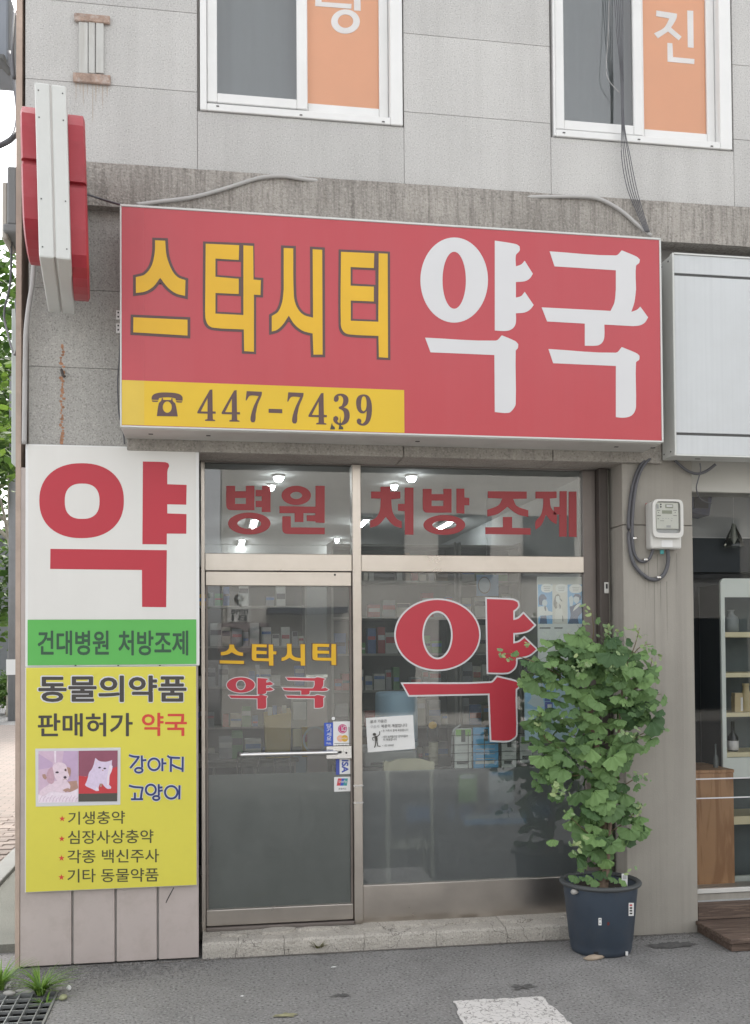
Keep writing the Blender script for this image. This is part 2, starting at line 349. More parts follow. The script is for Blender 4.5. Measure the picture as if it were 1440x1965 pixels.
# painted patch on the road
pm = bpy.data.materials.new('road_paint'); pm.use_nodes = True; t = pm.node_tree; b = t.nodes['Principled BSDF']; L = t.links.new
tc = nd(t, 'ShaderNodeTexCoord'); n0 = nd(t, 'ShaderNodeTexNoise', Scale=9., Detail=4.); L(tc.outputs['Object'], n0.inputs['Vector'])
ad = nd(t, 'ShaderNodeMix', data_type='RGBA', blend_type='LINEAR_LIGHT'); ad.inputs['Factor'].default_value = .12; L(tc.outputs['Object'], ad.inputs['A']); L(n0.outputs['Color'], ad.inputs['B'])
vo = nd(t, 'ShaderNodeTexVoronoi', feature='DISTANCE_TO_EDGE', Scale=11.); L(ad.outputs['Result'], vo.inputs['Vector'])
mr = nd(t, 'ShaderNodeMapRange'); mr.inputs['From Min'].default_value = .005; mr.inputs['From Max'].default_value = .03; L(vo.outputs['Distance'], mr.inputs['Value'])
n2 = nd(t, 'ShaderNodeTexNoise', Scale=60., Detail=5.); L(tc.outputs['Object'], n2.inputs['Vector'])
m3 = nd(t, 'ShaderNodeMapRange'); m3.inputs['From Min'].default_value = .30; m3.inputs['From Max'].default_value = .42; L(n2.outputs['Fac'], m3.inputs['Value'])
mm = nd(t, 'ShaderNodeMath', operation='MULTIPLY'); L(mr.outputs[0], mm.inputs[0]); L(m3.outputs[0], mm.inputs[1])
cm = nd(t, 'ShaderNodeMix', data_type='RGBA'); cm.inputs['A'].default_value = (.19, .18, .17, 1); cm.inputs['B'].default_value = (.60, .58, .56, 1); L(mm.outputs[0], cm.inputs['Factor']); L(cm.outputs['Result'], b.inputs['Base Color'])
b.inputs['Roughness'].default_value = .8
bp = nd(t, 'ShaderNodeBump', Strength=.5, Distance=.01); L(n2.outputs['Fac'], bp.inputs['Height']); L(bp.outputs[0], b.inputs['Normal'])
corn = [G(870, 1922), G(1040, 1914), G(1160, 2025), G(918, 2040)]
lp = []
for i in range(4):
    a, c = corn[i], corn[(i+1) % 4]
    for k in range(24):
        p = a.lerp(c, k/24); j = .007; lp.append((p.x+random.uniform(-j, j), p.y+random.uniform(-j, j), .004))
tag(mk('road_marking', lp, [tuple(range(len(lp)))], pm, recalc=False), kind='structure')

# drain: pit below the road, steel grating over it
pit = M('drain_pit', (.03, .03, .03), .9, var=.3, vscale=9); grate_m = M('galvanised_grating', (.30, .31, .31), .5, metal=.6, var=.15, vscale=8, dirt=.4, dcol=(.18, .15, .12), dscale=12)
dr = thing('drain_grate', 'steel drain grating in the road at the left corner with grass growing through', 'drain', (gx0, gy0, 0))
pv = [(gx0, gy0, 0), (gx1, gy0, 0), (gx1, gy1, 0), (gx0, gy1, 0), (gx0, gy0, -.3), (gx1, gy0, -.3), (gx1, gy1, -.3), (gx0, gy1, -.3)]
mk('pit', pv, [(4, 5, 6, 7), (0, 1, 5, 4), (1, 2, 6, 5), (2, 3, 7, 6), (3, 0, 4, 7)], pit, dr, recalc=False)
for (a, b_, c, d) in ((gx0, gx1, gy1-.012, gy1-.002), (gx0, gx1, gy0+.002, gy0+.012)): box('frame_bar', a, b_, c, d, -.03, .008, grate_m, dr)
for xx in (gx0+.006, gx1-.012): box('frame_bar', xx, xx+.01, gy0+.014, gy1-.014, -.03, .009, grate_m, dr)
k = 0
for i in range(1, 15):
    x = gx0+(gx1-gx0)*i/15; box('bearing_bar', x-.0025, x+.0025, gy0+.013, gy1-.013, -.028, .006, grate_m, dr)
for i in range(1, 6):
    y = gy0+(gy1-gy0)*i/6; box('cross_bar', gx0+.017, gx1-.013, y-.003, y+.003, -.012, .0035, grate_m, dr)

# ------------------------------------------------------------------ the shop building
YF = .22                                          # plane of the shopfront frames
XL = W(47, 1000, 0).x                             # left end of the front
XR = 6.2; ZT = 9.3
BLD = thing('shop_building', 'grey stone clad corner building with a pharmacy on its ground floor', 'building', (0, 4, 0))
core = M('wall_core', (.30, .29, .28), .9)
ledge_top = W(800, 363, 0).z
w1x0, w1x1 = W(383, 150, 0).x, W(773, 150, 0).x; w2x0, w2x1 = W(1060, 150, 0).x, W(1403, 150, 0).x
w1z = W(577, 228, 0).z; w2z = W(1230, 276, 0).z; WT = 6.45
LZ0 = W(900, 880, -.03).z                         # underside of the lintel
xP0, xP1 = W(1198, 1200, 0).x, W(1334, 1300, 0).x # cement pillar
shop_x0 = W(386, 1300, 0).x
# bare walls (the stone slabs hang in front of them)
for (a, b_, c, d) in ((XL+.01, w1x0, ledge_top, ZT-.05), (w1x0, w1x1, ledge_top, w1z-.02), (w1x0, w1x1, WT+.02, ZT-.05), (w1x1, w2x0, ledge_top, ZT-.05), (w2x0, w2x1, ledge_top, w2z-.02),
                      (w2x0, w2x1, WT+.02, ZT-.05), (w2x1, XR, ledge_top, ZT-.05)):
    box('wall', a, b_, .05, .24, c, d, joint_m, BLD)
box('wall', XL+.01, shop_x0-.02, .06, .30, .0, ledge_top-.01, joint_m, BLD)
box('wall', shop_x0-.02, XR, .09, .30, LZ0+.22, ledge_top-.012, core, BLD)
box('side_wall', XL+.012, XL+.2, .32, 8, 0, ZT-.06, cement, BLD)
box('back_wall', XL+.012, XR, 8.01, 8.2, 0, ZT-.06, core, BLD)
box('end_wall', XR+.01, XR+.2, .02, 8.2, 0, ZT-.06, core, BLD)
box('roof', XL-.1, XR+.3, -.12, 8.4, ZT, ZT+.25, lintel_m, BLD)
box('upper_floor', XL+.21, XR-.01, .31, 8.0, 3.25, 3.45, core, BLD)
# stone slabs
def slab(x0, x1, z0, z1, m=None, y=0., th=.05):
    g = .0011; box('stone_panel', x0+g, x1-g, y, y+th, z0+g, z1-g, m or stone, BLD, bevel=.0015)
def zrow(px, py): return W(px, py, 0).z
c0, c1, c2, c3, c4x = XL, W(379, 270, 0).x, W(776, 300, 0).x, W(1058, 310, 0).x, W(1409.5, 340, 0).x
def rows(x0, x1, zs, mid=None):
    for i in range(len(zs)-1):
        if mid and i % 1 == 0:
            slab(x0, mid, zs[i], zs[i+1]); slab(mid, x1, zs[i], zs[i+1])
        else: slab(x0, x1, zs[i], zs[i+1])
lt = ledge_top
za = zrow(300, 170); zb = zrow(300, 18)
rows(c0, c1, [lt, za, zb, zb+.47, zb+.94, zb+1.41, zb+1.88, zb+2.35, zb+2.82, ZT-.04])
slab(c1, c2, lt, w1z)
slab(c1, c2, WT, WT+.6); slab(c1, c2, WT+.6, WT+1.2); slab(c1, c2, WT+1.2, ZT-.04)
za = zrow(917, 225); zb = zrow(917, 76)
rows(c2, c3, [lt, za, zb, zb+.47, zb+.94, zb+1.41, zb+1.88, zb+2.35, zb+2.82, ZT-.04])
slab(c3, c4x, lt, w2z)
slab(c3, c4x, WT, WT+.6); slab(c3, c4x, WT+.6, WT+1.2); slab(c3, c4x, WT+1.2, ZT-.04)
za = zrow(1425, 268); zb = zrow(1425, 125)
rows(c4x, c4x+1.2, [lt, za, zb, zb+.47, zb+.94, zb+1.41, zb+1.88, zb+2.35, zb+2.82, ZT-.04])
rows(c4x+1.2, XR, [lt, za, zb, zb+.47, zb+.94, zb+1.41, zb+1.88, zb+2.35, zb+2.82, ZT-.04])
# rough ledge band under the upper storey
lb = W(1360, 468, -.07).z
N = 90; vs, fs = [], []
bx0, bx1 = W(166, 330, -.07).x-.7, XR; bx0 = max(bx0, XL)
for i in range(N+1):
    x = bx0+(bx1-bx0)*i/N; j = noise.noise(Vector((x*9, 0, 0)))*.006; j2 = noise.noise(Vector((x*7, 4, 0)))*.007
    vs += [(x, -.07+j2*.5, lt-.003+j*.4), (x, -.075+j2, (lt+lb)/2), (x, -.07+j, lb+j2), (x, .085, lb+.01), (x, .085, lt-.003)]
for i in range(N):
    for k in range(5): a = i*5+k; b_ = i*5+(k+1) % 5; fs.append((a, b_, b_+5, a+5))
fs += [tuple(range(5)), tuple(N*5+k for k in range(5))]
mk('ledge_band', vs, fs, band_m, BLD)
# left pier: stone slabs above the signboard, painted metal panels below
zp = [W(215, 860, .02).z-.12, W(140, 706, .02).z, W(140, 556, .02).z, lb+.03]
px1 = W(245, 700, .02).x
for i in range(3): slab(XL+.02, shop_x0-.025, zp[i], zp[i+1], stone_low, y=.012, th=.045)
pb = 0.012
pe = [W(38, 1780, 0).x, W(139, 1780, 0).x, W(222, 1780, 0).x, W(303, 1780, 0).x, W(381.5, 1780, 0).x]
ptop = zp[0]-.004
box('panel_backing', pe[0]+.01, pe[4]-.004, .024, .058, .012, ptop, joint_m, BLD)
for i in range(4):
    a, b_ = pe[i]+(.0 if i == 0 else .006), pe[i+1]-(.0 if i == 3 else .006)
    box('metal_panel', a, b_, .0, .022, .012, ptop, panel_m, BLD, bevel=.003, seg=2)
# corner trim strip
tz = W(38, 1870, 0).z
hexa('corner_trim', [(W(29, 1850, 0).x, -.004, .0), (XL-.004 if False else W(38, 1850, 0).x-.002, -.004, .0), (W(38, 1850, 0).x-.002, .3, 0), (W(29, 1850, 0).x, .3, 0),
                     (W(31, 20, 0).x, -.004, ZT-.07), (W(45, 20, 0).x, -.004, ZT-.07), (W(45, 20, 0).x, .3, ZT-.07), (W(31, 20, 0).x, .3, ZT-.07)], trim_m, BLD)
# lintel over the shopfront with a few construction joints
lx = [W(243, 850, -.03).x, W(775, 870, -.03).x, W(1062, 875, -.03).x, xP0+.25]
for i in range(3): box('lintel', lx[i]+.002, lx[i+1]-.002, -.03, .30, LZ0, LZ0+.215, lintel_m, BLD, bevel=.006, seg=2)
# cement pillar and its neighbour fascia
zj = W(1266, 1008, 0).z
box('pillar', xP0, xP1, 0, .34, -.05, zj-.002, cement, BLD, bevel=.004)
box('pillar', xP0, xP1, .001, .34, zj+.002, LZ0+.3, cement, BLD, bevel=.004)
# step
conc = M('step_concrete', (.46, .43, .385), .92, var=.16, vscale=3, bump=.8, bscale=60, speck=.5, sscale=110, dirt=.5, dcol=(.27, .245, .21), dscale=3.5)
def cracks(m, scale, wd, col, warp=.25):           # thin wandering cracks
    t = m.node_tree; b = [n for n in t.nodes if n.type == 'BSDF_PRINCIPLED'][0]; src = b.inputs['Base Color'].links[0].from_socket
    tc = nd(t, 'ShaderNodeTexCoord'); n0 = nd(t, 'ShaderNodeTexNoise', Scale=5., Detail=5.); t.links.new(tc.outputs['Object'], n0.inputs['Vector'])
    ad = nd(t, 'ShaderNodeMix', data_type='RGBA', blend_type='LINEAR_LIGHT'); ad.inputs['Factor'].default_value = warp; t.links.new(tc.outputs['Object'], ad.inputs['A']); t.links.new(n0.outputs['Color'], ad.inputs['B'])
    vo = nd(t, 'ShaderNodeTexVoronoi', feature='DISTANCE_TO_EDGE', Scale=scale); t.links.new(ad.outputs['Result'], vo.inputs['Vector'])
    mr = nd(t, 'ShaderNodeMapRange'); mr.inputs['From Min'].default_value = wd; mr.inputs['From Max'].default_value = 0; mr.inputs['To Max'].default_value = .9; t.links.new(vo.outputs['Distance'], mr.inputs['Value'])
    k = nd(t, 'ShaderNodeMix', data_type='RGBA'); k.inputs['B'].default_value = c4(col); t.links.new(src, k.inputs['A']); t.links.new(mr.outputs[0], k.inputs['Factor']); t.links.new(k.outputs['Result'], b.inputs['Base Color'])
cracks(conc, 1.7, .006, (.10, .09, .08))
sz = W(720, 1794, 0).z
sx0, sx1 = shop_x0+.002, xP0-.003
N = 60; vs, fs = [], []
cuts = []
rs = random.Random(3)
edges = [sx0, W(457, 1830, 0).x, W(545, 1830, 0).x, W(700, 1820, 0).x, W(838, 1810, 0).x, W(972, 1805, 0).x, sx1]
sks = [0]+[rs.uniform(-.02, .02) for _ in range(5)]+[0]; jgs = [[0]*5]+[[rs.uniform(-.006, .006) for _ in range(5)] for _ in range(5)]+[[0]*5]
for q in range(len(edges)-1):
    a, b_ = edges[q]+.0015, edges[q+1]-.0015; n = max(4, int((b_-a)/.035)); vs, fs = [], []; dz = rs.uniform(-.002, .002)
    for i in range(n+1):
        x = a+(b_-a)*i/n
        if 0 < i < n: pass
        j = noise.noise(Vector((x*14, 1, 0)))*.006; j2 = noise.noise(Vector((x*19, 7, 0)))*.006
        if i in (0, n): j2 -= .004
        t_ = i/n; sk = sks[q]*(1-t_)+sks[q+1]*t_; jg = [jgs[q][m_]*(1-t_)+jgs[q+1][m_]*t_ for m_ in range(5)]
        vs += [(x+sk+jg[0], .002+j, -.04), (x+sk*.5+jg[1], j*.7, sz*.55), (x+jg[2], .004+j*.5, sz-.012+j2*.5+dz), (x+jg[2], .02+j*.5, sz+j2*.4+dz), (x-sk*.6+jg[3], .12, sz+.006+j2*.3+dz), (x-sk+jg[4], .35, sz+.022+dz), (x-sk+jg[4], .35, -.04)]
    for i in range(n):
        for k in range(7): c, d = i*7+k, i*7+(k+1) % 7; fs.append((c, d, d+7, c+7))
    fs += [tuple(range(7)), tuple(n*7+k for k in range(7))]
    mk('step_block', vs, fs, conc, BLD)
# loose mortar crust along the back of the step
for q in range(9):
    x = edges[0]+.12+q*.26+rs.uniform(-.06, .06); w = rs.uniform(.07, .13); d = rs.uniform(.02, .05); cy_ = rs.uniform(.10, .15); lp = []
    for k in range(11):
        a = 2*math.pi*k/11; rr = rs.uniform(.7, 1.15); lp.append((x+math.cos(a)*w*rr, cy_+math.sin(a)*d*rr))
    zt = sz+.022; vs = [(p[0], p[1], zt) for p in lp]+[(x+(p[0]-x)*1.06, cy_+(p[1]-cy_)*1.1, sz-.01) for p in lp]; n = 11
    mk('mortar_crust', vs, [tuple(range(n))]+[(i, (i+1) % n, n+(i+1) % n, n+i) for i in range(n)], conc, BLD)

# dark drips left on the cement under the hoses
rk = random.Random(44)
for (px, y0, y1) in ((1238, 1082, 1170), (1245, 1080, 1150), (1256, 1115, 1330), (1262, 1064, 1150), (1268, 1116, 1180), (1280, 1116, 1230), (1299, 1062, 1130)):
    a, b_ = W(px, y0, 0), W(px+2, y1, 0); n = 8; l, r_ = [], []
    for k in range(n+1):
        t_ = k/n; w = .0022*(1-t_)*rk.uniform(.6, 1.3)+.0003; z = a.z+(b_.z-a.z)*t_; l.append((a.x-w, z)); r_.append((a.x+w, z))
    cut('drip_stain', [[l+r_[::-1]]], -.0006, 0, M('drip_stain', (.21, .195, .17), .9), BLD)

# irregular dark strip along the angle between road and step
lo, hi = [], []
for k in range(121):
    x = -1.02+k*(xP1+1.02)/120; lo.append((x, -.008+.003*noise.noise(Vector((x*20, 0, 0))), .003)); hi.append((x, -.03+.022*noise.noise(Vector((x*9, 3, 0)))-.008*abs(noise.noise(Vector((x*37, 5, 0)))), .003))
tag(mk('kerb_strip', lo+hi, [(k, k+1, 122+k, 121+k) for k in range(120)], M('gutter_strip', (.15, .14, .125), .95, var=.25, vscale=15, bump=.6, bscale=70, speck=.5, sscale=80), None, recalc=False), kind='structure')

# ------------------------------------------------------------------ upstairs windows
hole_m = M('drain_slot', (.1, .1, .1), .8); blind_m = M('grey_blind', (.50, .53, .57), .8, var=.06, vscale=1.2, streak=.2, stscale=(9, 9, .4), stcol=(.42, .45, .49))
def up_window(x0, x1, zb, s_px, g_px, o_px, ymid, sb, gb, ob, slots):
    w = node('window', BLD)
    X = lambda p, y: W(p, ymid, y).x
    # outer frame
    fy0, fy1 = -.014, .10
    lf, rf = X(s_px[0], 0), X(o_px[2], 0)
    box('outer_frame', x0+.003, lf, fy0, fy1, zb+.003, WT-.003, pvc, w, .003)
    box('outer_frame', rf, x1-.003, fy0, fy1, zb+.003, WT-.003, pvc, w, .003)
    box('outer_frame', lf+.001, rf-.001, fy0+.001, fy1, zb+.0035, zb+.045, pvc, w, .003)
    box('outer_frame', lf+.001, rf-.001, fy0+.001, fy1, WT-.06, WT-.0035, pvc, w, .003)
    # sliding sash in front, left
    a, b, c, d = X(s_px[0], .01)+.002, X(g_px[0], .01), X(g_px[1], .01), X(s_px[1], .01)
    zt = WT-.062
    box('sash_frame', a, b, .008, .04, sb, zt, pvc, w, .004); box('sash_frame', c, d, .008, .04, sb, zt, pvc, w, .004)
    box('sash_frame', b+.0005, c-.0005, .009, .04, sb, gb, pvc, w, .004); box('sash_frame', b+.0005, c-.0005, .009, .04, zt-.06, zt, pvc, w, .004)
    mk('glass_pane', [(b, .024, gb), (c, .024, gb), (c, .024, zt-.06), (b, .024, zt-.06)], [(0, 1, 2, 3)], glass_up, w)
    nn = 60; cvs = []
    for k in range(nn+1):
        xx = x0+(x1-x0)*k/nn; yy_ = .27+.006*math.sin(k*1.15+x0*7)+.012*math.sin(k*.31); cvs += [(xx, yy_, zb-.02), (xx+.01*math.sin(k*.3), yy_+.01, WT+.05)]
    mk('curtain', cvs, [(2*k, 2*k+2, 2*k+3, 2*k+1) for k in range(nn)], blind_m, w, True)
    # fixed sash behind, right, with the orange advertising sheet on its pane
    p, q = X(o_px[0], .055), X(o_px[1], .055); r_ = rf-.002; e = zb+.047
    box('sash_frame', p-.05, p, .045, .085, e, zt, pvc, w, .003); box('sash_frame', q, r_, .045, .085, e, zt, pvc, w, .004)
    box('sash_frame', p+.0005, q-.0005, .046, .085, e, ob, pvc, w, .004)
    box('orange_sheet', p, q, .066, .069, ob, zt-.02, orange, w)
    mk('glass_pane', [(p, .058, ob), (q, .058, ob), (q, .058, zt-.02), (p, .058, zt-.02)], [(0, 1, 2, 3)], MATS['clear_pane'], w)
    for (sx, sy) in slots:
        v = W(sx, sy, -.015); box('drain_slot', v.x-.008, v.x+.008, -.0165, -.012, v.z-.003, v.z+.003, hole_m, w)
    return w
glass_mat('clear_pane', 1.25, (.97, .97, .97))
wa = up_window(w1x0, w1x1, w1z, (397, 590), (417, 570), (590.5, 728, 749), 200, W(494, 202, .01).z, W(494, 184, .01).z, W(659, 204, .055).z, ((418, 203), (578, 220), (736, 233)))
wb = up_window(w2x0, w2x1, w2z, (1066, 1235), (1084, 1217), (1236, 1357, 1381), 250, W(1150, 253, .01).z, W(1150, 235, .01).z, W(1297, 253, .055).z, ((1083, 254), (1227, 267), (1367, 280)))
LY = .0635
cvA = zc(360, 0, 2.5714, LY)
cut('letter', [[[(820, -160), (852, -160), (855, 52), (822, 50)]], [[(632, -40), (660, -40), (662, 8), (810, 18), (808, 42), (630, 28)]], [ell(780, 105, 71, 60), ell(780, 103, 38, 33)]], LY, .001, white_v2, wa, conv=cvA)
cvB = zc(880, 0, 2.5714, LY)
cut('letter', [[[(978, 50), (1080, 66), (1076, 92), (1050, 135), (1103, 180), (1088, 198), (1035, 154), (985, 188), (966, 163), (1016, 135), (1042, 90), (976, 78)]],
               [[(1130, 50), (1160, 52), (1162, 235), (1133, 232)]], [[(1032, 210), (1057, 212), (1060, 280), (1166, 290), (1165, 315), (1033, 303)]]], LY, .001, white_v2, wb, conv=cvB)

# ------------------------------------------------------------------ shopfront: frames, panes, lettering
GP = YF+.022                                      # glass plane
SF = node('shopfront', BLD)
def fb(name, r, dy=0., th=.05, m=None, par=None, bev=.002): return pbox(name, r, YF+dy, YF+dy+th, m or steel, par or SF, bev)
zh = LZ0-.002
xj0, xj1 = W(386.5, 1300, YF).x, W(394, 1300, YF).x
xm0, xm1 = W(677, 1300, YF).x, W(694, 1300, YF).x
xr0, xr1 = W(1123, 1300, YF).x, W(1147, 1300, YF).x
zhead = W(700, 893, YF).z; zt0, zt1 = W(700, 1097, YF).z, W(700, 1064.5, YF).z
box('head_rail', xj0, xr1, YF+.002, YF+.07, zhead, zhead+.10, steel_d, SF, .002)  # shade under the lintel is put into the rail's darker colour
box('jamb', xj0, xj1, YF, YF+.07, sz+.01, zhead-.001, steel, SF, .002)
box('jamb', xr0, xr1, YF, YF+.07, sz+.01, zhead-.001, steel_d, SF, .002)
box('mullion', xm0, xm1, YF-.025, YF+.07, sz+.012, zhead-.001, steel, SF, .003)
box('transom_bar', xj1+.001, xm0-.001, YF-.012, YF+.06, zt0, zt1, steel, SF, .003)
box('transom_bar', xm1+.001, xr0-.001, YF-.010, YF+.06, zt0, zt1, steel, SF, .003)
wz0 = W(880, 1692, YF).z
box('kick_panel', xm1+.001, xr0-.001, YF-.004, YF+.06, sz+.012, wz0, steel, SF, .003)
for yy in (1508, 1541):                           # bands round the mullion
    v = W(685, yy, YF-.027); box('mullion_clip', xm0-.003, xm1+.003, YF-.0275, YF+.02, v.z-.004, v.z+.004, chrome, SF)
def pane(name, x0, x1, z0, z1, y, m, par): return box(name, x0, x1, y, y+.006, z0, z1, m, par) if False else mk(name, [(x0, y, z0), (x1, y, z0), (x1, y, z1), (x0, y, z1)], [(0, 1, 2, 3)], m, par)
pane('glass_pane', xj1, xm0, zt1, zhead, GP, glass, SF)
pane('glass_pane', xm1, xr0, zt1, zhead, GP, glass, SF)
pane('glass_pane', xm1, xr0, wz0, zt0, GP, glass, SF)
fz = W(850, 1476.5, GP).z
pane('frosted_film', xm1+.002, xr0-.002, wz0+.002, fz, GP+.004, frost, SF)
# brown steel column and the cement return between shopfront and pillar
xb0, xb1 = xr1+.002, W(1171, 1300, YF-.06).x
box('steel_column', xb0, xb1, YF-.06, YF+.08, sz+.0, LZ0-.001, brown_m, SF, .004)
box('reveal', xb1+.001, xP0+.01, YF-.01, .34, -.02, LZ0-.0015, cement, SF)
v = W(1164, 1128, YF-.062); box('switch_plate', v.x-.014, v.x+.014, YF-.072, YF-.061, v.z-.035, v.z+.035, meter_m, SF, .003)
v = W(1165, 1126, YF-.073); box('switch_slot', v.x-.006, v.x+.006, YF-.0735, YF-.071, v.z-.012, v.z+.018, black_r, SF)
# transom words
LG_Y = GP-.0035
cv = zc(370, 860, 4.1143, LG_Y)
cut('letter', [[[(265, 297), (335, 297), (335, 340), (420, 340), (420, 297), (488, 297), (488, 490), (295, 488), (275, 478), (265, 455)], [(335, 393), (420, 393), (420, 440), (335, 440)]],
               [[(548, 297), (615, 297), (615, 505), (545, 503), (545, 465), (497, 465), (497, 415), (545, 415), (545, 380), (497, 380), (497, 330), (548, 330)]],
               [ell(447, 595, 168, 87), ell(447, 595, 93, 42)]], LG_Y, .001, red_dark, SF, conv=cv)
cut('letter', [[ell(818, 373, 116, 76), ell(818, 373, 46, 28)],
               [[(685, 457), (970, 462), (970, 297), (1043, 297), (1043, 590), (970, 588), (970, 578), (900, 575), (900, 530), (968, 530), (968, 513), (875, 513), (875, 583), (805, 583), (805, 513), (685, 513)]],
               [[(708, 538), (775, 538), (775, 625), (1043, 628), (1043, 680), (745, 677), (720, 668), (708, 645)]]], LG_Y, .001, red_dark, SF, conv=cv)
cv = zc(660, 860, 2.6667, LG_Y)
cut('letter', [[[(188, 197), (238, 197), (238, 222), (290, 222), (290, 257), (243, 262), (250, 325), (270, 360), (297, 375), (297, 410), (255, 395), (215, 352), (178, 393), (135, 408), (135, 372), (165, 355), (184, 320), (190, 258), (140, 257), (140, 222), (188, 222)]],
               [[(312, 202), (357, 202), (357, 443), (313, 443), (312, 322), (278, 320), (278, 285), (312, 285)]]], LG_Y, .001, red_dark, SF, conv=cv)
cut('letter', [[[(405, 208), (450, 208), (450, 235), (510, 235), (510, 208), (552, 208), (552, 330), (425, 330), (412, 324), (405, 308)], [(450, 268), (510, 268), (510, 296), (450, 296)]],
               [[(577, 207), (618, 207), (618, 252), (643, 255), (643, 292), (618, 292), (618, 335), (577, 333)]], [ell(515, 393, 107, 51), ell(515, 393, 62, 22)]], LG_Y, .001, red_dark, SF, conv=cv)
cut('letter', [[[(738, 220), (937, 222), (937, 258), (868, 260), (885, 295), (945, 318), (945, 352), (890, 338), (838, 300), (790, 336), (735, 350), (735, 315), (792, 292), (812, 258), (738, 255)]],
               [[(815, 352), (862, 352), (862, 408), (957, 410), (957, 443), (725, 440), (725, 405), (815, 405)]]], LG_Y, .001, red_dark, SF, conv=cv)
cut('letter', [[[(982, 222), (1090, 222), (1090, 255), (1055, 258), (1062, 305), (1090, 340), (1090, 390), (1062, 373), (1035, 340), (1012, 393), (982, 418), (982, 375), (1008, 345), (1020, 300), (1022, 258), (982, 257)]],
               [[(1105, 220), (1142, 220), (1142, 453), (1103, 453), (1103, 340), (1076, 340), (1076, 300), (1105, 300)]], [[(1152, 222), (1192, 222), (1193, 455), (1152, 453)]]], LG_Y, .001, red_dark, SF, conv=cv)
# the big red syllable on the window, white edged
isl_o = [[ell(480, 955, 213, 178, 64), ell(480, 957, 78, 124, 48)]]
isl_ya = [[[(733, 772), (865, 778), (889, 788), (893, 806), (884, 820), (868, 832), (868, 880), (895, 872), (920, 848), (975, 906), (945, 932), (905, 943), (868, 946), (868, 1000), (897, 993), (925, 972), (985, 1030), (950, 1058), (915, 1068), (882, 1074), (880, 1110), (866, 1132), (838, 1148), (740, 1148)]]]
cvW = zc(660, 860, 2.6667, LG_Y); cvK = zc(660, 1260, 3.2727, LG_Y)
isl_k = [[[(372, 172), (925, 166), (965, 130), (1080, 158), (1098, 170), (1095, 192), (1080, 207), (1082, 490), (1062, 514), (1030, 528), (928, 526), (916, 232), (412, 242)]]]
for (isl, c_) in ((isl_o+isl_ya, cvW), (isl_k, cvK)):
    cut('letter_edge', isl, LG_Y+.0012, .001, white_v, SF, grow=.0105, conv=c_)
    cut('letter', isl, LG_Y-.0004, .001, red_vinyl, SF, conv=c_)

# ------------------------------------------------------------------ glazed door
DR = node('glass_door', BLD)
dx0, dx1 = xj1+.004, xm0-.004
dzt = zt0-.004; dzb = W(540, 1771, YF).z
dr0 = W(540, 1124.5, YF).z; dr1 = W(540, 1741, YF).z
box('top_rail', dx0, dx1, YF-.006, YF+.04, dr0, dzt, steel, DR, .003)
box('bottom_rail', dx0, dx1, YF-.006, YF+.04, dzb, dr1, steel, DR, .003)
box('stile', dx0, dx0+.012, YF+.004, YF+.038, dr1+.001, dr0-.001, steel_d, DR)
box('stile', dx1-.012, dx1, YF+.004, YF+.038, dr1+.001, dr0-.001, steel_d, DR)
DG = YF+.015
pane('glass_pane', dx0+.012, dx1-.012, dr1, dr0, DG, glass, DR)
dfz = W(540, 1484, DG).z
pane('grey_film', dx0+.014, dx1-.014, dr1+.004, dfz, DG+.004, film_d, DR)
box('threshold', dx0-.002, dx1+.002, YF-.03, YF+.06, sz+.012, dzb-.006, steel_d, DR, .003)
v = W(643, 1103, YF-.008); lathe_pts = [(.0, 0), (.006, 0)]
box('screw_hole', v.x-.006, v.x+.006, YF-.0075, YF-.005, v.z-.006, v.z+.006, black_r, DR, .002)
hy = YF-.06
h0, h1 = W(462, 1449, hy), W(645, 1444.5, hy)
tube('pull_handle', [Vector((h0.x-.004, DG, h0.z)), Vector((h0.x-.004, hy+.02, h0.z)), Vector((h0.x+.012, hy+.003, h0.z)), Vector((h0.x+.05, hy, h0.z)), (h0+h1)/2, Vector((h1.x-.02, hy, h1.z)), Vector((h1.x, hy+.012, h1.z)), Vector((h1.x+.008, DG-.02, h1.z))], .0135, chrome, DR, 12)
lk = pbox('lock_case', (626, 1431, 676, 1457), DG-.03, DG-.002, chrome, DR, .004)
pbox('lock_slot', (644, 1441.5, 656, 1446), DG-.0315, DG-.028, black_r, DR)
v = W(664.5, 1444.5, DG-.03); cut('key_cylinder', [[ell(v.x, v.z, .020, .020, 24)]], DG-.04, .012, chrome, DR); cut('key_hole', [[ell(v.x, v.z, .006, .006, 12)]], DG-.0415, .002, black_r, DR)
# door words: the shop's yellow name and the red "pharmacy"
TA_E = [[[(437, 213), (690, 222), (692, 390), (735, 393), (733, 490), (699, 488), (699, 770), (628, 767), (628, 660), (487, 652), (452, 636), (437, 600)], [(508, 309), (624, 314), (624, 388), (508, 379)], [(508, 478), (624, 484), (624, 566), (508, 560)]]]
TI_E = [[[(1106, 252), (1360, 263), (1362, 799), (1294, 796), (1293, 692), (1152, 684), (1119, 668), (1106, 630)], [(1175, 351), (1288, 356), (1288, 427), (1175, 421)], [(1176, 516), (1290, 521), (1290, 600), (1176, 595)]]]
S_ = [[[(200, 208), (250, 210), (257, 285), (283, 355), (312, 390), (350, 405), (348, 482), (303, 470), (262, 440), (225, 393), (190, 438), (150, 461), (105, 468), (105, 390), (150, 376), (183, 333), (198, 270)]], [[(93, 588), (360, 600), (360, 678), (92, 662)]]]
TA_ = [[[(450, 225), (615, 232), (613, 305), (498, 298), (498, 388), (613, 398), (613, 473), (498, 468), (498, 570), (636, 577), (636, 233), (684, 236), (686, 402), (722, 405), (720, 478), (688, 476), (688, 758), (640, 755), (638, 648), (492, 640), (464, 628), (450, 598), (447, 560)]]]
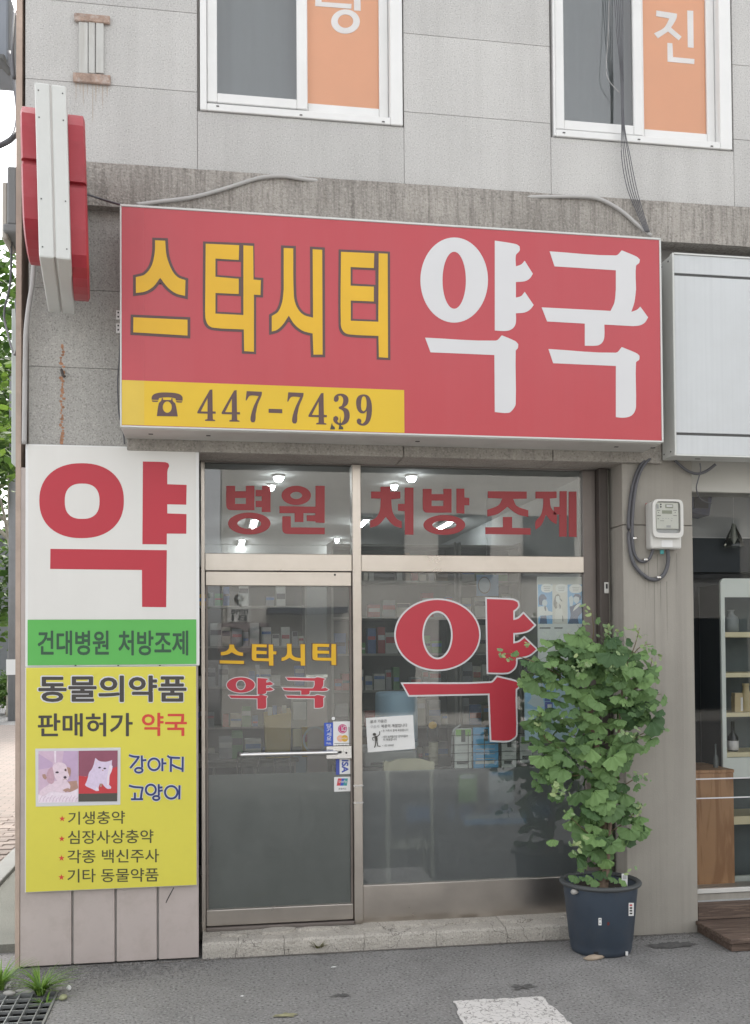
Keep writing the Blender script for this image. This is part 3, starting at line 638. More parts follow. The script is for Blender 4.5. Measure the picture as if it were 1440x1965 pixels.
SI_ = [[[(835, 246), (882, 248), (885, 480), (900, 538), (932, 575), (980, 590), (978, 252), (1025, 255), (1027, 772), (982, 772), (978, 668), (930, 655), (890, 625), (860, 580), (830, 625), (802, 650), (776, 658), (776, 582), (808, 560), (828, 510), (835, 450)]]]
TI_ = [[[(1118, 265), (1282, 272), (1280, 345), (1165, 340), (1165, 432), (1280, 437), (1280, 510), (1166, 505), (1166, 605), (1302, 610), (1304, 272), (1348, 274), (1350, 788), (1305, 785), (1303, 680), (1157, 672), (1130, 658), (1117, 622)]]]
YA_ = [[ell(299, 312, 173, 218, 64), ell(299, 313, 60, 146, 48)], [[(507, 110), (615, 128), (634, 140), (634, 162), (615, 185), (615, 242), (642, 232), (660, 213), (702, 280), (685, 305), (660, 318), (615, 322), (615, 402), (642, 394), (660, 372), (706, 440), (688, 463), (660, 478), (615, 482), (615, 528), (606, 552), (585, 568), (555, 573), (507, 570)]],
       [[(150, 607), (512, 622), (543, 595), (612, 625), (627, 640), (625, 660), (614, 675), (614, 945), (602, 972), (578, 992), (507, 988), (505, 696), (178, 682)]]]
GUK_ = [[[(788, 165), (1127, 186), (1157, 160), (1233, 192), (1250, 207), (1246, 225), (1230, 240), (1230, 360), (1222, 425), (1206, 475), (1235, 464), (1252, 448), (1292, 503), (1275, 530), (1250, 544), (1215, 548), (1068, 540), (1068, 600), (1060, 628), (1040, 645), (1010, 649), (968, 648), (968, 535), (775, 524), (747, 452), (1100, 470), (1120, 425), (1127, 360), (1127, 262), (813, 242)]],
        [[(782, 665), (1127, 684), (1157, 655), (1233, 687), (1248, 700), (1246, 720), (1230, 735), (1230, 960), (1220, 992), (1200, 1010), (1165, 1017), (1127, 1014), (1127, 752), (806, 738)]]]
DL_Y = DG-.0035
cvD = zc(370, 860, 4.1143, DL_Y)
for gl, dst in ((S_, (213, 1551, 405, 1705)), (TA_, (467, 1548, 661, 1718)), (SI_, (702, 1546, 888, 1717)), (TI_, (947, 1544, 1133, 1714))):
    isl = refit(gl, bbox(gl), dst); e_g = TA_E if gl is TA_ else TI_E if gl is TI_ else None
    if e_g: cut('letter_edge', refit(e_g, bbox(gl), dst), DL_Y+.0012, .0008, brn_ol, DR, conv=cvD)
    else: cut('letter_edge', isl, DL_Y+.0012, .0008, brn_ol, DR, grow=.0035, conv=cvD)
    cut('letter', isl, DL_Y, .0008, yel_v, DR, conv=cvD)
cvE = zc(370, 1300, 3.5086, DL_Y)
for gl, dst in ((YA_, (230, 0, 545, 212)), (GUK_, (605, -1, 915, 206))):
    isl = refit(gl, bbox(gl), dst); cut('letter_edge', isl, DL_Y+.0012, .0008, white_v, DR, grow=.0045, conv=cvE); cut('letter', isl, DL_Y, .0008, red_vinyl, DR, conv=cvE)

# ------------------------------------------------------------------ main signboard
SY = -.30
sx0_, sx1_ = W(230.5, 600, SY).x, W(1271, 650, SY).x; sz1, sz0 = W(750, 424, SY).z, W(755, 832, SY).z
sg = thing('main_signboard', 'wide red signboard with yellow and white lettering over the shop entrance', 'signboard', ((sx0_+sx1_)/2, SY+.13, sz0))
box('cabinet', sx0_+.004, sx1_-.004, SY+.008, -.032, sz0-.012, sz1-.004, alu_s, sg, .004)
e = .012
box('edge_strip', sx0_, sx1_, SY-.004, SY+.02, sz1-e, sz1, cab_w, sg, .002); box('edge_strip', sx0_, sx1_, SY-.004, SY+.02, sz0-e*.6, sz0+.003, cab_w, sg, .002)
box('edge_strip', sx0_, sx0_+.008, SY-.0035, SY+.02, sz0+.004, sz1-e-.001, cab_w, sg); box('edge_strip', sx1_-.010, sx1_, SY-.0035, SY+.02, sz0+.004, sz1-e-.001, cab_w, sg)
box('red_face', sx0_+.0085, sx1_-.0105, SY+.0, SY+.007, sz0+.004, sz1-e-.001, red_face, sg)
ST = SY-.0022
cvM = zc(220, 380, 2.5714, ST); cvN = zc(760, 420, 2.6667, ST)
for gl in (S_, TA_, SI_, TI_):
    if gl in (TA_, TI_): cut('letter_edge', TA_E if gl is TA_ else TI_E, SY-.0012, .001, brn_ol, sg, conv=cvM)
    else: cut('letter_edge', gl, SY-.0012, .001, brn_ol, sg, grow=.0150, conv=cvM)
    cut('letter', gl, ST-.0006, .0009, yel_v, sg, conv=cvM)
for gl in (YA_, GUK_): cut('letter', gl, SY-.0012, .001, white_v, sg, conv=cvN)
q0, q1, q2, q3 = W(236, 729, ST), W(776, 746, ST), W(777, 829, ST), W(237, 814, ST)
zs0 = sz0+.006
mk('yellow_strip', [(sx0_+.009, SY-.0012, q0.z), (q1.x, SY-.0012, q0.z), (q1.x, SY-.0012, zs0), (sx0_+.009, SY-.0012, zs0)], [(0, 1, 2, 3)], yel_strip, sg)
cvP = zc(280, 735, 3.1304, ST)
cut('telephone_symbol', [[[(35, 100), (36, 82), (50, 66), (85, 57), (128, 56), (170, 59), (205, 68), (220, 84), (221, 106), (180, 104), (178, 92), (150, 86), (128, 85), (102, 86), (80, 90), (76, 101)]],
                         [[(36, 104), (76, 106), (70, 113), (40, 112)]], [[(180, 108), (220, 110), (216, 117), (186, 116)]],
                         [[(96, 88), (102, 88), (104, 101), (152, 102), (154, 90), (160, 91), (163, 108), (178, 125), (192, 200), (66, 198), (78, 122), (92, 106)], ell(129, 144, 27, 34, 28)]], ST-.0002, .0008, brn_ol, sg, conv=cvP)
D4 = [[[(385, 40), (400, 38), (402, 170), (420, 171), (420, 184), (402, 184), (403, 218), (417, 222), (417, 228), (356, 227), (356, 220), (370, 216), (371, 184), (310, 182), (310, 172)], [(371, 90), (330, 170), (371, 171)]]]
def shift(g, dx, dy): return [[[(p[0]+dx, p[1]+dy) for p in l] for l in i] for i in g]
D7 = [[[(606, 48), (698, 52), (696, 72), (672, 130), (660, 185), (658, 225), (650, 236), (636, 235), (629, 222), (634, 185), (650, 135), (678, 78), (640, 74), (622, 78), (612, 92), (606, 104), (600, 104)]]]
D3 = [[[(1130, 105), (1132, 85), (1145, 70), (1168, 63), (1195, 68), (1214, 84), (1218, 108), (1210, 130), (1190, 146), (1212, 156), (1224, 178), (1224, 210), (1212, 236), (1190, 250), (1162, 252), (1140, 242), (1127, 224), (1128, 205), (1140, 197), (1154, 203), (1158, 216), (1150, 228), (1160, 240), (1175, 240), (1188, 222), (1192, 192), (1184, 166), (1160, 153), (1160, 143), (1178, 136), (1186, 112), (1184, 88), (1172, 75), (1156, 78), (1160, 92), (1154, 108), (1140, 114)]]]
D9 = [[[(1264, 125), (1268, 92), (1284, 74), (1312, 68), (1338, 78), (1354, 108), (1359, 150), (1355, 200), (1340, 238), (1318, 254), (1292, 254), (1272, 242), (1267, 224), (1276, 212), (1290, 216), (1296, 228), (1292, 240), (1302, 244), (1318, 228), (1326, 195), (1327, 168), (1312, 182), (1290, 180), (1272, 160)], [(1294, 120), (1296, 158), (1308, 170), (1322, 158), (1327, 122), (1322, 88), (1312, 78), (1300, 86)]]]
for g_ in (D4, shift(D4, 146, 4), D7, [[[(738, 154), (820, 157), (820, 181), (738, 178)]]], shift(D7, 250, 7), shift(D4, 668, 21), D3, D9):
    cut('digit', g_, ST-.0002, .0008, brn_ol, sg, conv=cvP)
fade_m = M('faded_red', (.45, .06, .075), .35, var=.05, streak=.4, stscale=(9, 9, .3), stcol=(.44, .04, .055)); fade_y = M('faded_yellow', (.65, .46, .06), .42, var=.05, streak=.4, stscale=(9, 9, .3), stcol=(.68, .45, .03))
v = W(277, 600, SY).x; box('overlapping_sheet', sx0_+.0086, v, SY-.0006, SY-.0001, q0.z+.001, sz1-e-.0012, fade_m, sg); v2_ = W(277, 780, SY).x
mk('overlapping_sheet', [(sx0_+.0092, SY-.0016, zs0), (v2_, SY-.0016, zs0), (v2_, SY-.0016, q0.z), (sx0_+.0092, SY-.0016, q0.z)], [(0, 1, 2, 3)], fade_y, sg)
# little dark silhouettes of dirt creeping up from the lower edge, and bolts under the box
for (a, b_) in ((1122, 278), (1172, 278)):
    cut('peeled_patch', [[[(a-14, b_), (a-10, b_-18), (a-3, b_-40 if a < 1150 else b_-80), (a+2, b_-22), (a+12, b_-14), (a+15, b_)]]], ST-.0012, .0005, dk_print, sg, conv=cvP)
for px in (290, 400, 800, 1180, 1250):
    v = W(px, 838, -.15); box('fixing_slot', v.x-.012, v.x+.012, -.18, -.165, sz0-.0145, sz0-.011, black_r, sg)

# ------------------------------------------------------------------ blank grey signboard of the shop next door
Y2 = -.20
g0, g1 = W(1293, 680, Y2).x, XR-.2; gz1, gz0 = W(1293, 486, Y2).z, W(1295, 873, Y2).z
bs = thing('blank_signboard', 'blank pale grey metal signboard with two dark grooves above the neighbouring shop', 'signboard', (g0+1, -.1, gz0))
box('cabinet', g0, g1, Y2+.012, -.031, gz0, gz1, cab_w, bs, .004)
gA_, gB_ = W(1300, 526, Y2).z, W(1300, 832, Y2).z
for (a, b_) in ((gz0+.006, gB_-.008), (gB_+.008, gA_-.008), (gA_+.008, gz1-.006)):
    box('cladding_strip', g0+.012, g1-.01, Y2, Y2+.011, a, b_, alu, bs, .002)
box('groove', g0+.012, g1-.01, Y2+.0085, Y2+.0115, gz0+.006, gz1-.006, hole_m, bs)
box('edge_strip', g0-.002, g0+.010, Y2-.006, Y2+.03, gz0-.003, gz1+.003, cab_w, bs, .002); box('edge_strip', g0+.011, g1, Y2-.006, Y2+.02, gz0-.004, gz0+.005, cab_w, bs); box('edge_strip', g0+.011, g1, Y2-.006, Y2+.02, gz1-.005, gz1+.004, cab_w, bs)
for (yy, zz) in ((-.06, gz0+.03), (-.06, gz1-.03), (-.15, gz0+.03), (-.15, gz1-.03)): box('rivet', g0-.004, g0+.001, yy-.004, yy+.004, zz-.004, zz+.004, hole_m, bs)
v = W(1340, 888, -.1); box('fixing_slot', v.x-.02, v.x+.012, -.11, -.10, gz0-.002, gz0+.001, black_r, bs)

# ------------------------------------------------------------------ upright board on the left pier
BY = -.022
bd = thing('pillar_signboard', 'tall board in white, green and yellow with red lettering left of the door', 'signboard', (W(215, 1280, 0).x, -.01, W(215, 1705, 0).z))
x0, x1 = W(51, 1250, BY).x, W(383, 1250, BY).x
zW1, zW0 = W(215, 857, BY).z, W(215, 1189, BY).z; zG0 = W(215, 1277, BY).z; zY0 = W(213, 1706, BY-.008).z
box('frame', x0-.008, x1, BY+.004, -.002, zG0-.005, zW1+.004, pvc, bd, .003)
box('white_panel', x0+.008, x1-.018, BY, BY+.0045, zW0+.0005, zW1-.004, white_b, bd)
box('green_panel', x0+.006, x1-.018, BY-.002, BY+.0035, zG0+.004, zW0-.0005, grn_print, bd)
for px in (145, 227, 307): v = W(px, 1277.5, BY-.004); box('screw', v.x-.005, v.x+.005, BY-.004, BY-.0015, v.z-.002, v.z+.004, hole_m, bd)
yb0, yb1 = W(50, 1500, BY-.008).x, W(377, 1500, BY-.008).x
box('board_edge', yb0-.006, yb1+.001, BY-.006, -.0025, zY0-.002, zG0-.007, white_b, bd, .002)
box('yellow_panel', yb0, yb1, BY-.009, BY-.0065, zY0+.002, zG0-.009, yel_print, bd)
cvR = zc(30, 840, 3.8919, BY-.0008)
cut('letter', [[ell(493, 470, 316, 280, 64, 2.25), ell(497, 474, 130, 132, 48, 2.5)], [[(951, 177), (1115, 182), (1140, 190), (1147, 210), (1137, 235), (1133, 262), (1133, 347), (1278, 352), (1275, 500), (1133, 497), (1133, 565), (1277, 570), (1275, 717), (1130, 716), (1129, 797), (947, 795)]],
               [[(260, 830), (1130, 840), (1125, 1266), (945, 1264), (944, 988), (258, 980)]]], BY-.0008, .0007, red_print, bd, conv=cvR)
gy = BY-.0028
def zr(r): return (30+r[0]/3.8919, 840+r[1]/3.8919, 30+r[2]/3.8919, 840+r[3]/3.8919)
text('lettering', '건대병원', zr((165, 1440, 697, 1625)), gy, grn_dk, bd, .02); text('lettering', '처방조제', zr((768, 1440, 1290, 1627)), gy, grn_dk, bd, .02)
yy = BY-.0098
def yr(r): return (30+r[0]/3.8919, 1260+r[1]/3.8919, 30+r[2]/3.8919, 1260+r[3]/3.8919)
text('lettering_edge', '동물의약품', yr((160, 132, 1284, 348)), yy, white_v, bd, .040); text('lettering', '동물의약품', yr((170, 142, 1277, 340)), yy-.0005, dk_print, bd, .022)
text('lettering', '판매허가', yr((165, 425, 875, 600)), yy, dk_print, bd, .016, -1); text('lettering', '약국', yr((943, 420, 1280, 594)), yy, red_p2, bd, .014)
for s_, r in (('기생충약', (392, 1160, 817, 1258)), ('심장사상충약', (390, 1300, 1030, 1402)), ('각종 백신주사', (387, 1445, 1072, 1546)), ('기타 동물약품', (387, 1588, 1068, 1690))):
    text('lettering', s_, yr(r), yy, olive_print, bd, .008, -2.2)
cvY = zc(30, 1260, 3.8919, yy)
for (cx_, cy_) in ((348, 1212), (345, 1362), (343, 1507), (342, 1650)):
    cut('star', [[[(cx_+(24 if k % 2 == 0 else 10)*math.sin(math.pi*k/5), cy_-(24 if k % 2 == 0 else 10)*math.cos(math.pi*k/5)) for k in range(10)]]], yy, .0004, red_p2, bd, conv=cvY)
cut('scuff', [[[(318, 1733), (320, 1727), (333, 1703), (334.5, 1704), (322, 1728), (319, 1734)]]], -.0006, 0, dk_print, BLD, conv=zc(0, 0, 1, -.0006))
# hand-drawn blue words
cvH = zc(230, 1430, 11.077, yy-.0005)
def stroke(pts, w):                                # a brush stroke as an outline
    P_ = [Vector(p) for p in pts]; l, r_ = [], []
    for i, p in enumerate(P_):
        d = (P_[min(i+1, len(P_)-1)]-P_[max(i-1, 0)]).normalized(); n_ = Vector((-d.y, d.x)); l.append(tuple(p+n_*w/2)); r_.append(tuple(p-n_*w/2))
    return l+r_[::-1]
words = [[(195, 215), (300, 245), (420, 250)], [(405, 255), (340, 350), (222, 490)], [(468, 220), (470, 350), (475, 480)], [(485, 325), (565, 318)], [(905, 280), (905, 555)], [(925, 390), (990, 388)],
         [(1012, 225), (1060, 260), (1280, 275)], [(1090, 280), (1085, 570)], [(1105, 420), (1200, 470), (1320, 510)], [(1340, 245), (1335, 570)],
         [(195, 860), (300, 890), (500, 905)], [(490, 900), (465, 1000), (445, 1150)], [(322, 1010), (322, 1140)], [(238, 1152), (495, 1150)], [(828, 830), (830, 1075)], [(845, 905), (908, 900)], [(845, 975), (912, 962)], [(1270, 855), (1265, 1155)]]
rings = [(405, 535, 100, 72), (728, 410, 142, 145), (660, 950, 128, 130), (775, 1125, 88, 65), (1095, 1005, 155, 155)]
dpt = 0
for grow, m_, nm in ((15, white_v, 'lettering_edge'), (0, blue_p, 'lettering')):
    for k, s_ in enumerate(words): cut(nm, [[stroke(s_, 44+grow*2)]], yy-.0002-(.0005 if grow == 0 else 0)-k*.000012, 0, m_, bd, conv=cvH)
    for k, (a, b_, c, d) in enumerate(rings): cut(nm, [[ell(a, b_, c+grow, d+grow, 40), ell(a, b_, c-44-grow, d-44-grow, 40)]], yy-.00045-(.0005 if grow == 0 else 0)-k*.000012, 0, m_, bd, conv=cvH)

# printed photograph of a puppy and a kitten on the yellow panel
pc = lambda n, c, **k: M(n, c, .5, **k)
ppink = pc('print_pink', (.60, .44, .56), var=.06, vscale=30); plil = pc('print_lilac', (.50, .36, .52), var=.05, vscale=20); pfur = pc('print_fur', (.72, .58, .66), var=.10, vscale=60)
pear = pc('print_ear', (.52, .33, .40), var=.10, vscale=60); ptan = pc('print_tan', (.42, .25, .20), var=.1, vscale=50); pwhite = pc('print_white', (.78, .68, .76), var=.08, vscale=70)
pmar = pc('print_maroon', (.27, .085, .13), var=.08, vscale=15); pred = pc('print_red', (.52, .045, .055), var=.06, vscale=15); pdk = pc('print_dark', (.075, .07, .06), var=.08); plilw = pc('print_lilac_white', (.66, .56, .72), var=.08, vscale=60)
eye = pc('print_eye', (.07, .05, .07))
pp = node('photo_print', bd); pY = yy-.0002; cvF = zc(60, 1430, 8, pY); lay = [0]
def pr(nm, loop, m_, holes=()):
    lay[0] += 1; return cut(nm, [[loop]+list(holes)], pY-lay[0]*.00008, 0, m_, pp, conv=cvF)
pr('border', [(62, 55), (1372, 38), (1368, 915), (70, 945)], white_v)
pr('puppy_backdrop', [(110, 92), (722, 90), (720, 878), (106, 886)], ppink)
pr('puppy_backdrop', [(500, 90), (722, 90), (722, 560), (560, 560), (480, 300)], plil)
pr('puppy_backdrop', [(112, 130), (330, 270), (330, 340), (110, 380)], plil)
pr('puppy_backdrop', [(350, 92), (382, 92), (380, 270), (358, 270)], pwhite)
pr('puppy_backdrop', [(560, 560), (700, 545), (721, 660), (600, 720), (520, 700)], ptan)
pr('puppy_blanket', [(108, 760), (230, 690), (420, 700), (560, 730), (721, 670), (720, 878), (106, 886)], pwhite)
for k in range(12): x = 130+k*50; pr('puppy_blanket', stroke([(x, 870), (x+14, 820), (x+46, 770+(k % 3)*18)], 9), ppink)
pr('puppy', [(120, 760), (150, 690), (250, 620), (330, 560), (540, 540), (600, 620), (590, 690), (500, 730), (300, 715), (200, 780)], pfur)
pr('puppy', [(330, 330), (360, 285), (430, 265), (510, 285), (550, 340), (575, 420), (580, 500), (540, 548), (470, 560), (400, 545), (360, 480), (335, 400)], pfur)
pr('puppy', [(325, 330), (270, 370), (240, 440), (235, 520), (265, 580), (310, 600), (345, 575), (355, 500), (345, 420)], pear)
pr('puppy', [(545, 335), (600, 350), (610, 400), (595, 490), (572, 440)], ptan)
pr('puppy', [(170, 450), (215, 445), (240, 500), (220, 530), (180, 500)], ptan)
pr('puppy', [(515, 360), (545, 365), (545, 405), (518, 402)], ptan); pr('puppy', [(480, 690), (560, 660), (600, 680), (530, 725)], ptan)
pr('puppy_eye', ell(398, 418, 27, 15, 14), eye); pr('puppy_eye', ell(525, 382, 15, 15, 14), eye); pr('puppy_nose', ell(520, 495, 24, 20, 14), eye); pr('puppy_mouth', stroke([(490, 535), (520, 515), (545, 530)], 7), ptan)
pr('kitten_backdrop', [(728, 88), (1328, 82), (1324, 480), (728, 480)], pmar)
pr('kitten_backdrop', [(730, 470), (860, 480), (1100, 400), (1325, 330), (1322, 740), (728, 745)], pred)
pr('kitten_backdrop', [(728, 746), (1322, 736), (1320, 862), (726, 868)], pdk)
pr('kitten', [(985, 195), (1040, 240), (1110, 255), (1180, 250), (1243, 228), (1238, 300), (1250, 330), (1235, 400), (1205, 470), (1200, 560), (1195, 610), (1228, 640), (1225, 668), (1170, 670), (1130, 640), (1090, 590), (1050, 600), (1035, 660), (1042, 700), (1000, 705), (940, 675), (850, 635), (825, 610), (850, 560), (870, 500), (890, 420), (930, 370), (960, 300)], plilw)
pr('kitten', [(1205, 300), (1245, 320), (1232, 400), (1200, 470), (1195, 610), (1165, 610), (1165, 500), (1185, 400)], pwhite)
pr('kitten', [(1000, 225), (1030, 250), (1000, 275)], pfur); pr('kitten', [(1225, 250), (1200, 265), (1220, 290)], pfur); pr('kitten', [(1000, 640), (1036, 665), (1040, 698), (985, 690)], pwhite)
pr('kitten_eye', ell(1050, 345, 21, 13, 14), eye); pr('kitten_eye', ell(1130, 358, 21, 13, 14), eye); pr('kitten_nose', ell(1100, 385, 12, 9, 10), ptan); pr('kitten_shadow', [(1050, 590), (1095, 590), (1085, 640), (1055, 640)], ptan)

# ------------------------------------------------------------------ stickers on the door, notice and posters on the window
sy = DG-.0045
blue_s = M('sticker_blue', (.045, .10, .45), .4); mag = M('sticker_magenta', (.50, .03, .16), .4); peach = M('sticker_peach', (.75, .42, .28), .4); gold = M('sticker_gold', (.62, .36, .04), .4)
visa_b = M('sticker_navy', (.06, .09, .36), .4); paper = M('paper', (.72, .72, .71), .7, var=.02); teal = M('sticker_teal', (.05, .30, .30), .4); stick_r = M('sticker_red', (.55, .06, .07), .4)
def px_poly(name, pts, Y, m_, par, t=.0004): return cut(name, [[list(pts)]], Y, t, m_, par, conv=zc(0, 0, 1, Y))
o = thing('pull_sticker', 'narrow blue sticker with white lettering beside the door handle', 'sticker', W(632, 1430, sy)); pbox('sheet', (622.5, 1387, 639.5, 1432), sy, sy+.0005, blue_s, o)
for i, ch in enumerate('당기세요'): text('lettering', ch, (627, 1389.5+i*8, 636, 1396.8+i*8), sy-.0005, white_v, o, .015)
text('lettering', 'PULL', (627, 1425, 636.5, 1428.6), sy-.0005, white_v, o, .02)
o = thing('card_sticker', 'white square sticker with magenta and yellow round emblems above the door lock', 'sticker', W(658, 1432, sy)); pbox('sheet', (639.8, 1384.5, 676, 1431.5), sy-.0006, sy-.0001, paper, o)
k_ = sy-.0012; c_ = zc(600, 1360, 6.5455, k_)
cut('emblem', [[ell(378, 254, 57, 58, 40), ell(378, 254, 47, 48, 40)]], k_, .0003, mag, o, conv=c_); cut('emblem', [[ell(378, 254, 43, 44, 40)]], k_-.0001, .0003, mag, o, conv=c_)
text('emblem_letter', 'L', (655.6, 1394, 659, 1402.5), k_-.0005, white_v, o, .02); text('emblem_letter', 'G', (657.5, 1393.5, 665, 1403), k_-.0006, white_v, o, .005)
cut('emblem', [[ell(350, 374, 43, 42, 30)]], k_, .0003, peach, o, conv=c_); cut('emblem', [[ell(405, 374, 42, 42, 30)]], k_-.0003, .0003, gold, o, conv=c_); text('lettering', 'MasterCard', (650, 1415, 667, 1418.5), k_-.0008, white_v, o, .01)
cut('rule', [[[(275, 436), (490, 432), (490, 438), (275, 442)]]], k_, .0003, dk_print, o, conv=c_); cut('rule', [[[(455, 230), (462, 230), (470, 470), (463, 470)]]], k_, .0003, dk_print, o, conv=c_)
text('lettering', 'LG카드', (645, 1429, 668, 1432), k_, dk_print, o, .02)
o = thing('visa_sticker', 'white card sticker with sideways navy lettering and blue stripe under the door lock', 'sticker', W(660, 1487, sy)); pbox('sheet', (652, 1456, 675.5, 1485.5), sy, sy+.0005, paper, o); pbox('blue_stripe', (645, 1456, 652, 1487), sy-.0002, sy+.0004, visa_b, o)
def text_down(name, s, r, Y, mat, parent, bold=0.):
    text('tmp', s, (0, 0, 1, 1), Y, mat, None, bold); bpy.data.objects.remove(bpy.data.objects['tmp'])
    v2, fs, nv = TXT[(s, bold)]; xs = [p[0] for p in v2]; ys = [p[1] for p in v2]; a, b_, c, d = min(xs), max(xs), min(ys), max(ys); out = []
    for i, (x, y) in enumerate(v2):
        u, w = (x-a)/(b_-a), (y-c)/(d-c); q = W(r[0]+(r[2]-r[0])*w, r[1]+(r[3]-r[1])*u, Y); out.append((q.x, q.y-(i//nv)*.000008, q.z))
    return mk(name, out, fs, mat, parent, recalc=False)
text_down('lettering', 'ISA', (656, 1458.5, 669, 1483), sy-.0005, visa_b, o, .03)
o = thing('payment_sticker', 'small white square sticker with red and green emblem low on the door', 'sticker', W(657, 1519, sy)); pbox('sheet', (641.5, 1491, 674, 1519), sy, sy+.0005, paper, o, 0)
px_poly('emblem', [(649, 1494), (657, 1494), (654, 1508), (646.5, 1508)], sy-.0005, stick_r, o); px_poly('emblem', [(656, 1494), (663, 1494), (660, 1508), (653, 1508)], sy-.0008, blue_s, o); px_poly('emblem', [(662, 1494), (668, 1494), (666, 1508), (659, 1508)], sy-.0011, teal, o)
text('lettering', 'UnionPay', (650, 1497, 666, 1504), sy-.0017, white_v, o, .01); text('lettering', '은련카드', (650, 1512, 665, 1516), sy-.0005, dk_print, o, .01)
o = thing('round_sticker', 'tiny round white sticker on the door glass above the card sticker', 'sticker', W(640, 1380, sy)); v = W(640, 1379, sy)
cut('rim', [[ell(v.x, v.z, .014, .014, 20)]], sy, .0005, dk_print, o); cut('disc', [[ell(v.x, v.z, .011, .011, 20)]], sy-.0005, .0004, paper, o)

ny = GP-.004
o = thing('paper_notice', 'white handwritten style paper notice with a black stick figure taped to the window', 'notice', W(750, 1440, ny))
N = 14; vs, fs = [], []
tl, tr, br, bl = W(702, 1378, ny), W(793, 1372, ny), W(797, 1437, ny), W(706, 1444, ny)
for j in range(N+1):
    for i in range(N+1):
        u, w = i/N, j/N; p = tl.lerp(tr, u).lerp(bl.lerp(br, u), w); e_ = max(abs(u-.5), abs(w-.5))*2; p.y -= .001+.004*max(0, e_-.75)*abs(noise.noise(Vector((u*5, w*5, 3))))*4; vs.append(p)
for j in range(N):
    for i in range(N): a = j*(N+1)+i; fs.append((a, a+1, a+N+2, a+N+1))
mk('sheet', vs, fs, paper, o, True)
nk = ny-.0075
text('lettering', '봄과 가을은', (711, 1382, 743, 1388), nk, dk_print, o, .005, -1.5); text('lettering', '구충제', (711, 1392, 728, 1398), nk, M('faded_print', (.35, .35, .35), .7), o, .0, -1); text('lettering', '복용의 계절입니다', (732, 1390.5, 782, 1397), nk, dk_print, o, .005, -2)
text('lettering', '• 온 가족이 함께 복용합니다', (732, 1400.5, 784, 1405), nk, dk_print, o, .005, -2); text('lettering', '• 생후 36개월이상 강아지들부', (733, 1412, 783, 1417), nk, dk_print, o, .005, -2); text('lettering', '터 복용합니다', (736, 1417.5, 762, 1422), nk, dk_print, o, .005, -1); text('lettering', '• 1정 1000원', (734, 1429, 756, 1433), nk, dk_print, o, .005, -1)
fc = zc(600, 1360, 6.5455, nk)
for s_, w in (([(795, 345), (800, 375), (802, 405)], 32), ([(805, 355), (840, 325), (845, 285)], 10), ([(790, 352), (750, 370), (758, 395), (770, 398)], 9), ([(795, 400), (792, 450), (778, 490)], 12), ([(808, 400), (820, 470), (855, 474)], 11), ([(780, 325), (790, 345)], 12)):
    cut('stick_figure', [[stroke(s_, w)]], nk-.0002*random.random(), 0, dk_print, o, conv=fc)
cut('stick_figure', [[ell(778, 322, 21, 17, 20)]], nk-.0004, 0, dk_print, o, conv=fc)

py_ = GP+.012
sky_b = M('poster_blue', (.13, .33, .58), .5, var=.12, vscale=6); pale_b = M('poster_pale_blue', (.42, .55, .66), .5, var=.08, vscale=5); navy = M('poster_navy', (.03, .07, .16), .5, var=.1); skin_b = M('poster_skin', (.50, .56, .60), .5, var=.05); p_grey = M('poster_grey', (.40, .40, .38), .5, var=.04); p_white = M('poster_white', (.60, .61, .60), .5, var=.03); ink = M('poster_ink', (.12, .12, .13), .5)
P1 = thing('health_poster', 'tall poster with three drawn people and speech bubbles inside the window', 'poster', W(1076, 1280, py_)); pbox('sheet', (1032, 1107, 1120, 1282), py_, py_+.001, p_white, P1)
hc = zc(1020, 1095, 10.073, py_-.0004); lay2 = [0]
def ph(nm, loop, m_): lay2[0] += 1; return cut(nm, [[loop]], py_-.0003-lay2[0]*.00005, 0, m_, P1, conv=hc)
ph('header', [(120, 130), (985, 130), (985, 270), (120, 270)], p_grey)
ph('picture_panel', [(128, 270), (405, 270), (410, 1030), (135, 1030)], sky_b); ph('picture_panel', [(412, 270), (690, 270), (695, 1030), (415, 1030)], M('poster_cream', (.54, .52, .48), .5)); ph('picture_panel', [(700, 270), (985, 270), (985, 1030), (705, 1030)], sky_b)
ph('figure', [(135, 700), (200, 690), (300, 700), (330, 780), (410, 800), (405, 860), (300, 870), (190, 870), (135, 900)], p_white); ph('figure', [(180, 880), (290, 865), (310, 1028), (160, 1028)], navy); ph('figure', ell(260, 625, 50, 65, 20), skin_b)
ph('figure', [(145, 520), (190, 455), (250, 460), (300, 530), (290, 560), (240, 555), (215, 600), (210, 680), (150, 660)], navy); ph('figure', [(262, 670), (285, 700), (290, 780), (270, 780), (250, 720)], ink)
ph('figure', [(440, 560), (470, 470), (520, 450), (560, 490), (555, 560), (520, 620), (490, 640), (500, 760), (470, 740), (430, 660)], M('poster_hair', (.20, .19, .18), .5)); ph('figure', [(480, 500), (540, 490), (555, 600), (520, 640), (480, 590)], p_white); ph('figure', [(470, 740), (560, 700), (610, 800), (620, 990), (520, 1005), (450, 990)], M('poster_coat', (.60, .59, .56), .5))
ph('figure', [(595, 850), (615, 900), (620, 985), (605, 985)], ink); ph('figure', [(540, 640), (570, 680), (560, 745), (550, 745)], ink); ph('figure', [(555, 530), (600, 580), (595, 605), (565, 570)], ink)
ph('figure', [(740, 700), (860, 650), (940, 620), (980, 700), (985, 800), (905, 900), (920, 1028), (705, 1028), (760, 880)], navy); ph('figure', [(815, 520), (870, 490), (930, 520), (925, 590), (880, 645), (830, 600)], skin_b); ph('figure', [(810, 500), (850, 450), (920, 460), (965, 500), (960, 560), (930, 580), (920, 520), (860, 500), (815, 520)], navy)
ph('figure', [(725, 520), (780, 480), (815, 560), (790, 690), (750, 680)], skin_b); ph('figure', [(830, 720), (880, 660), (950, 620), (955, 660), (870, 740), (805, 790)], p_white)
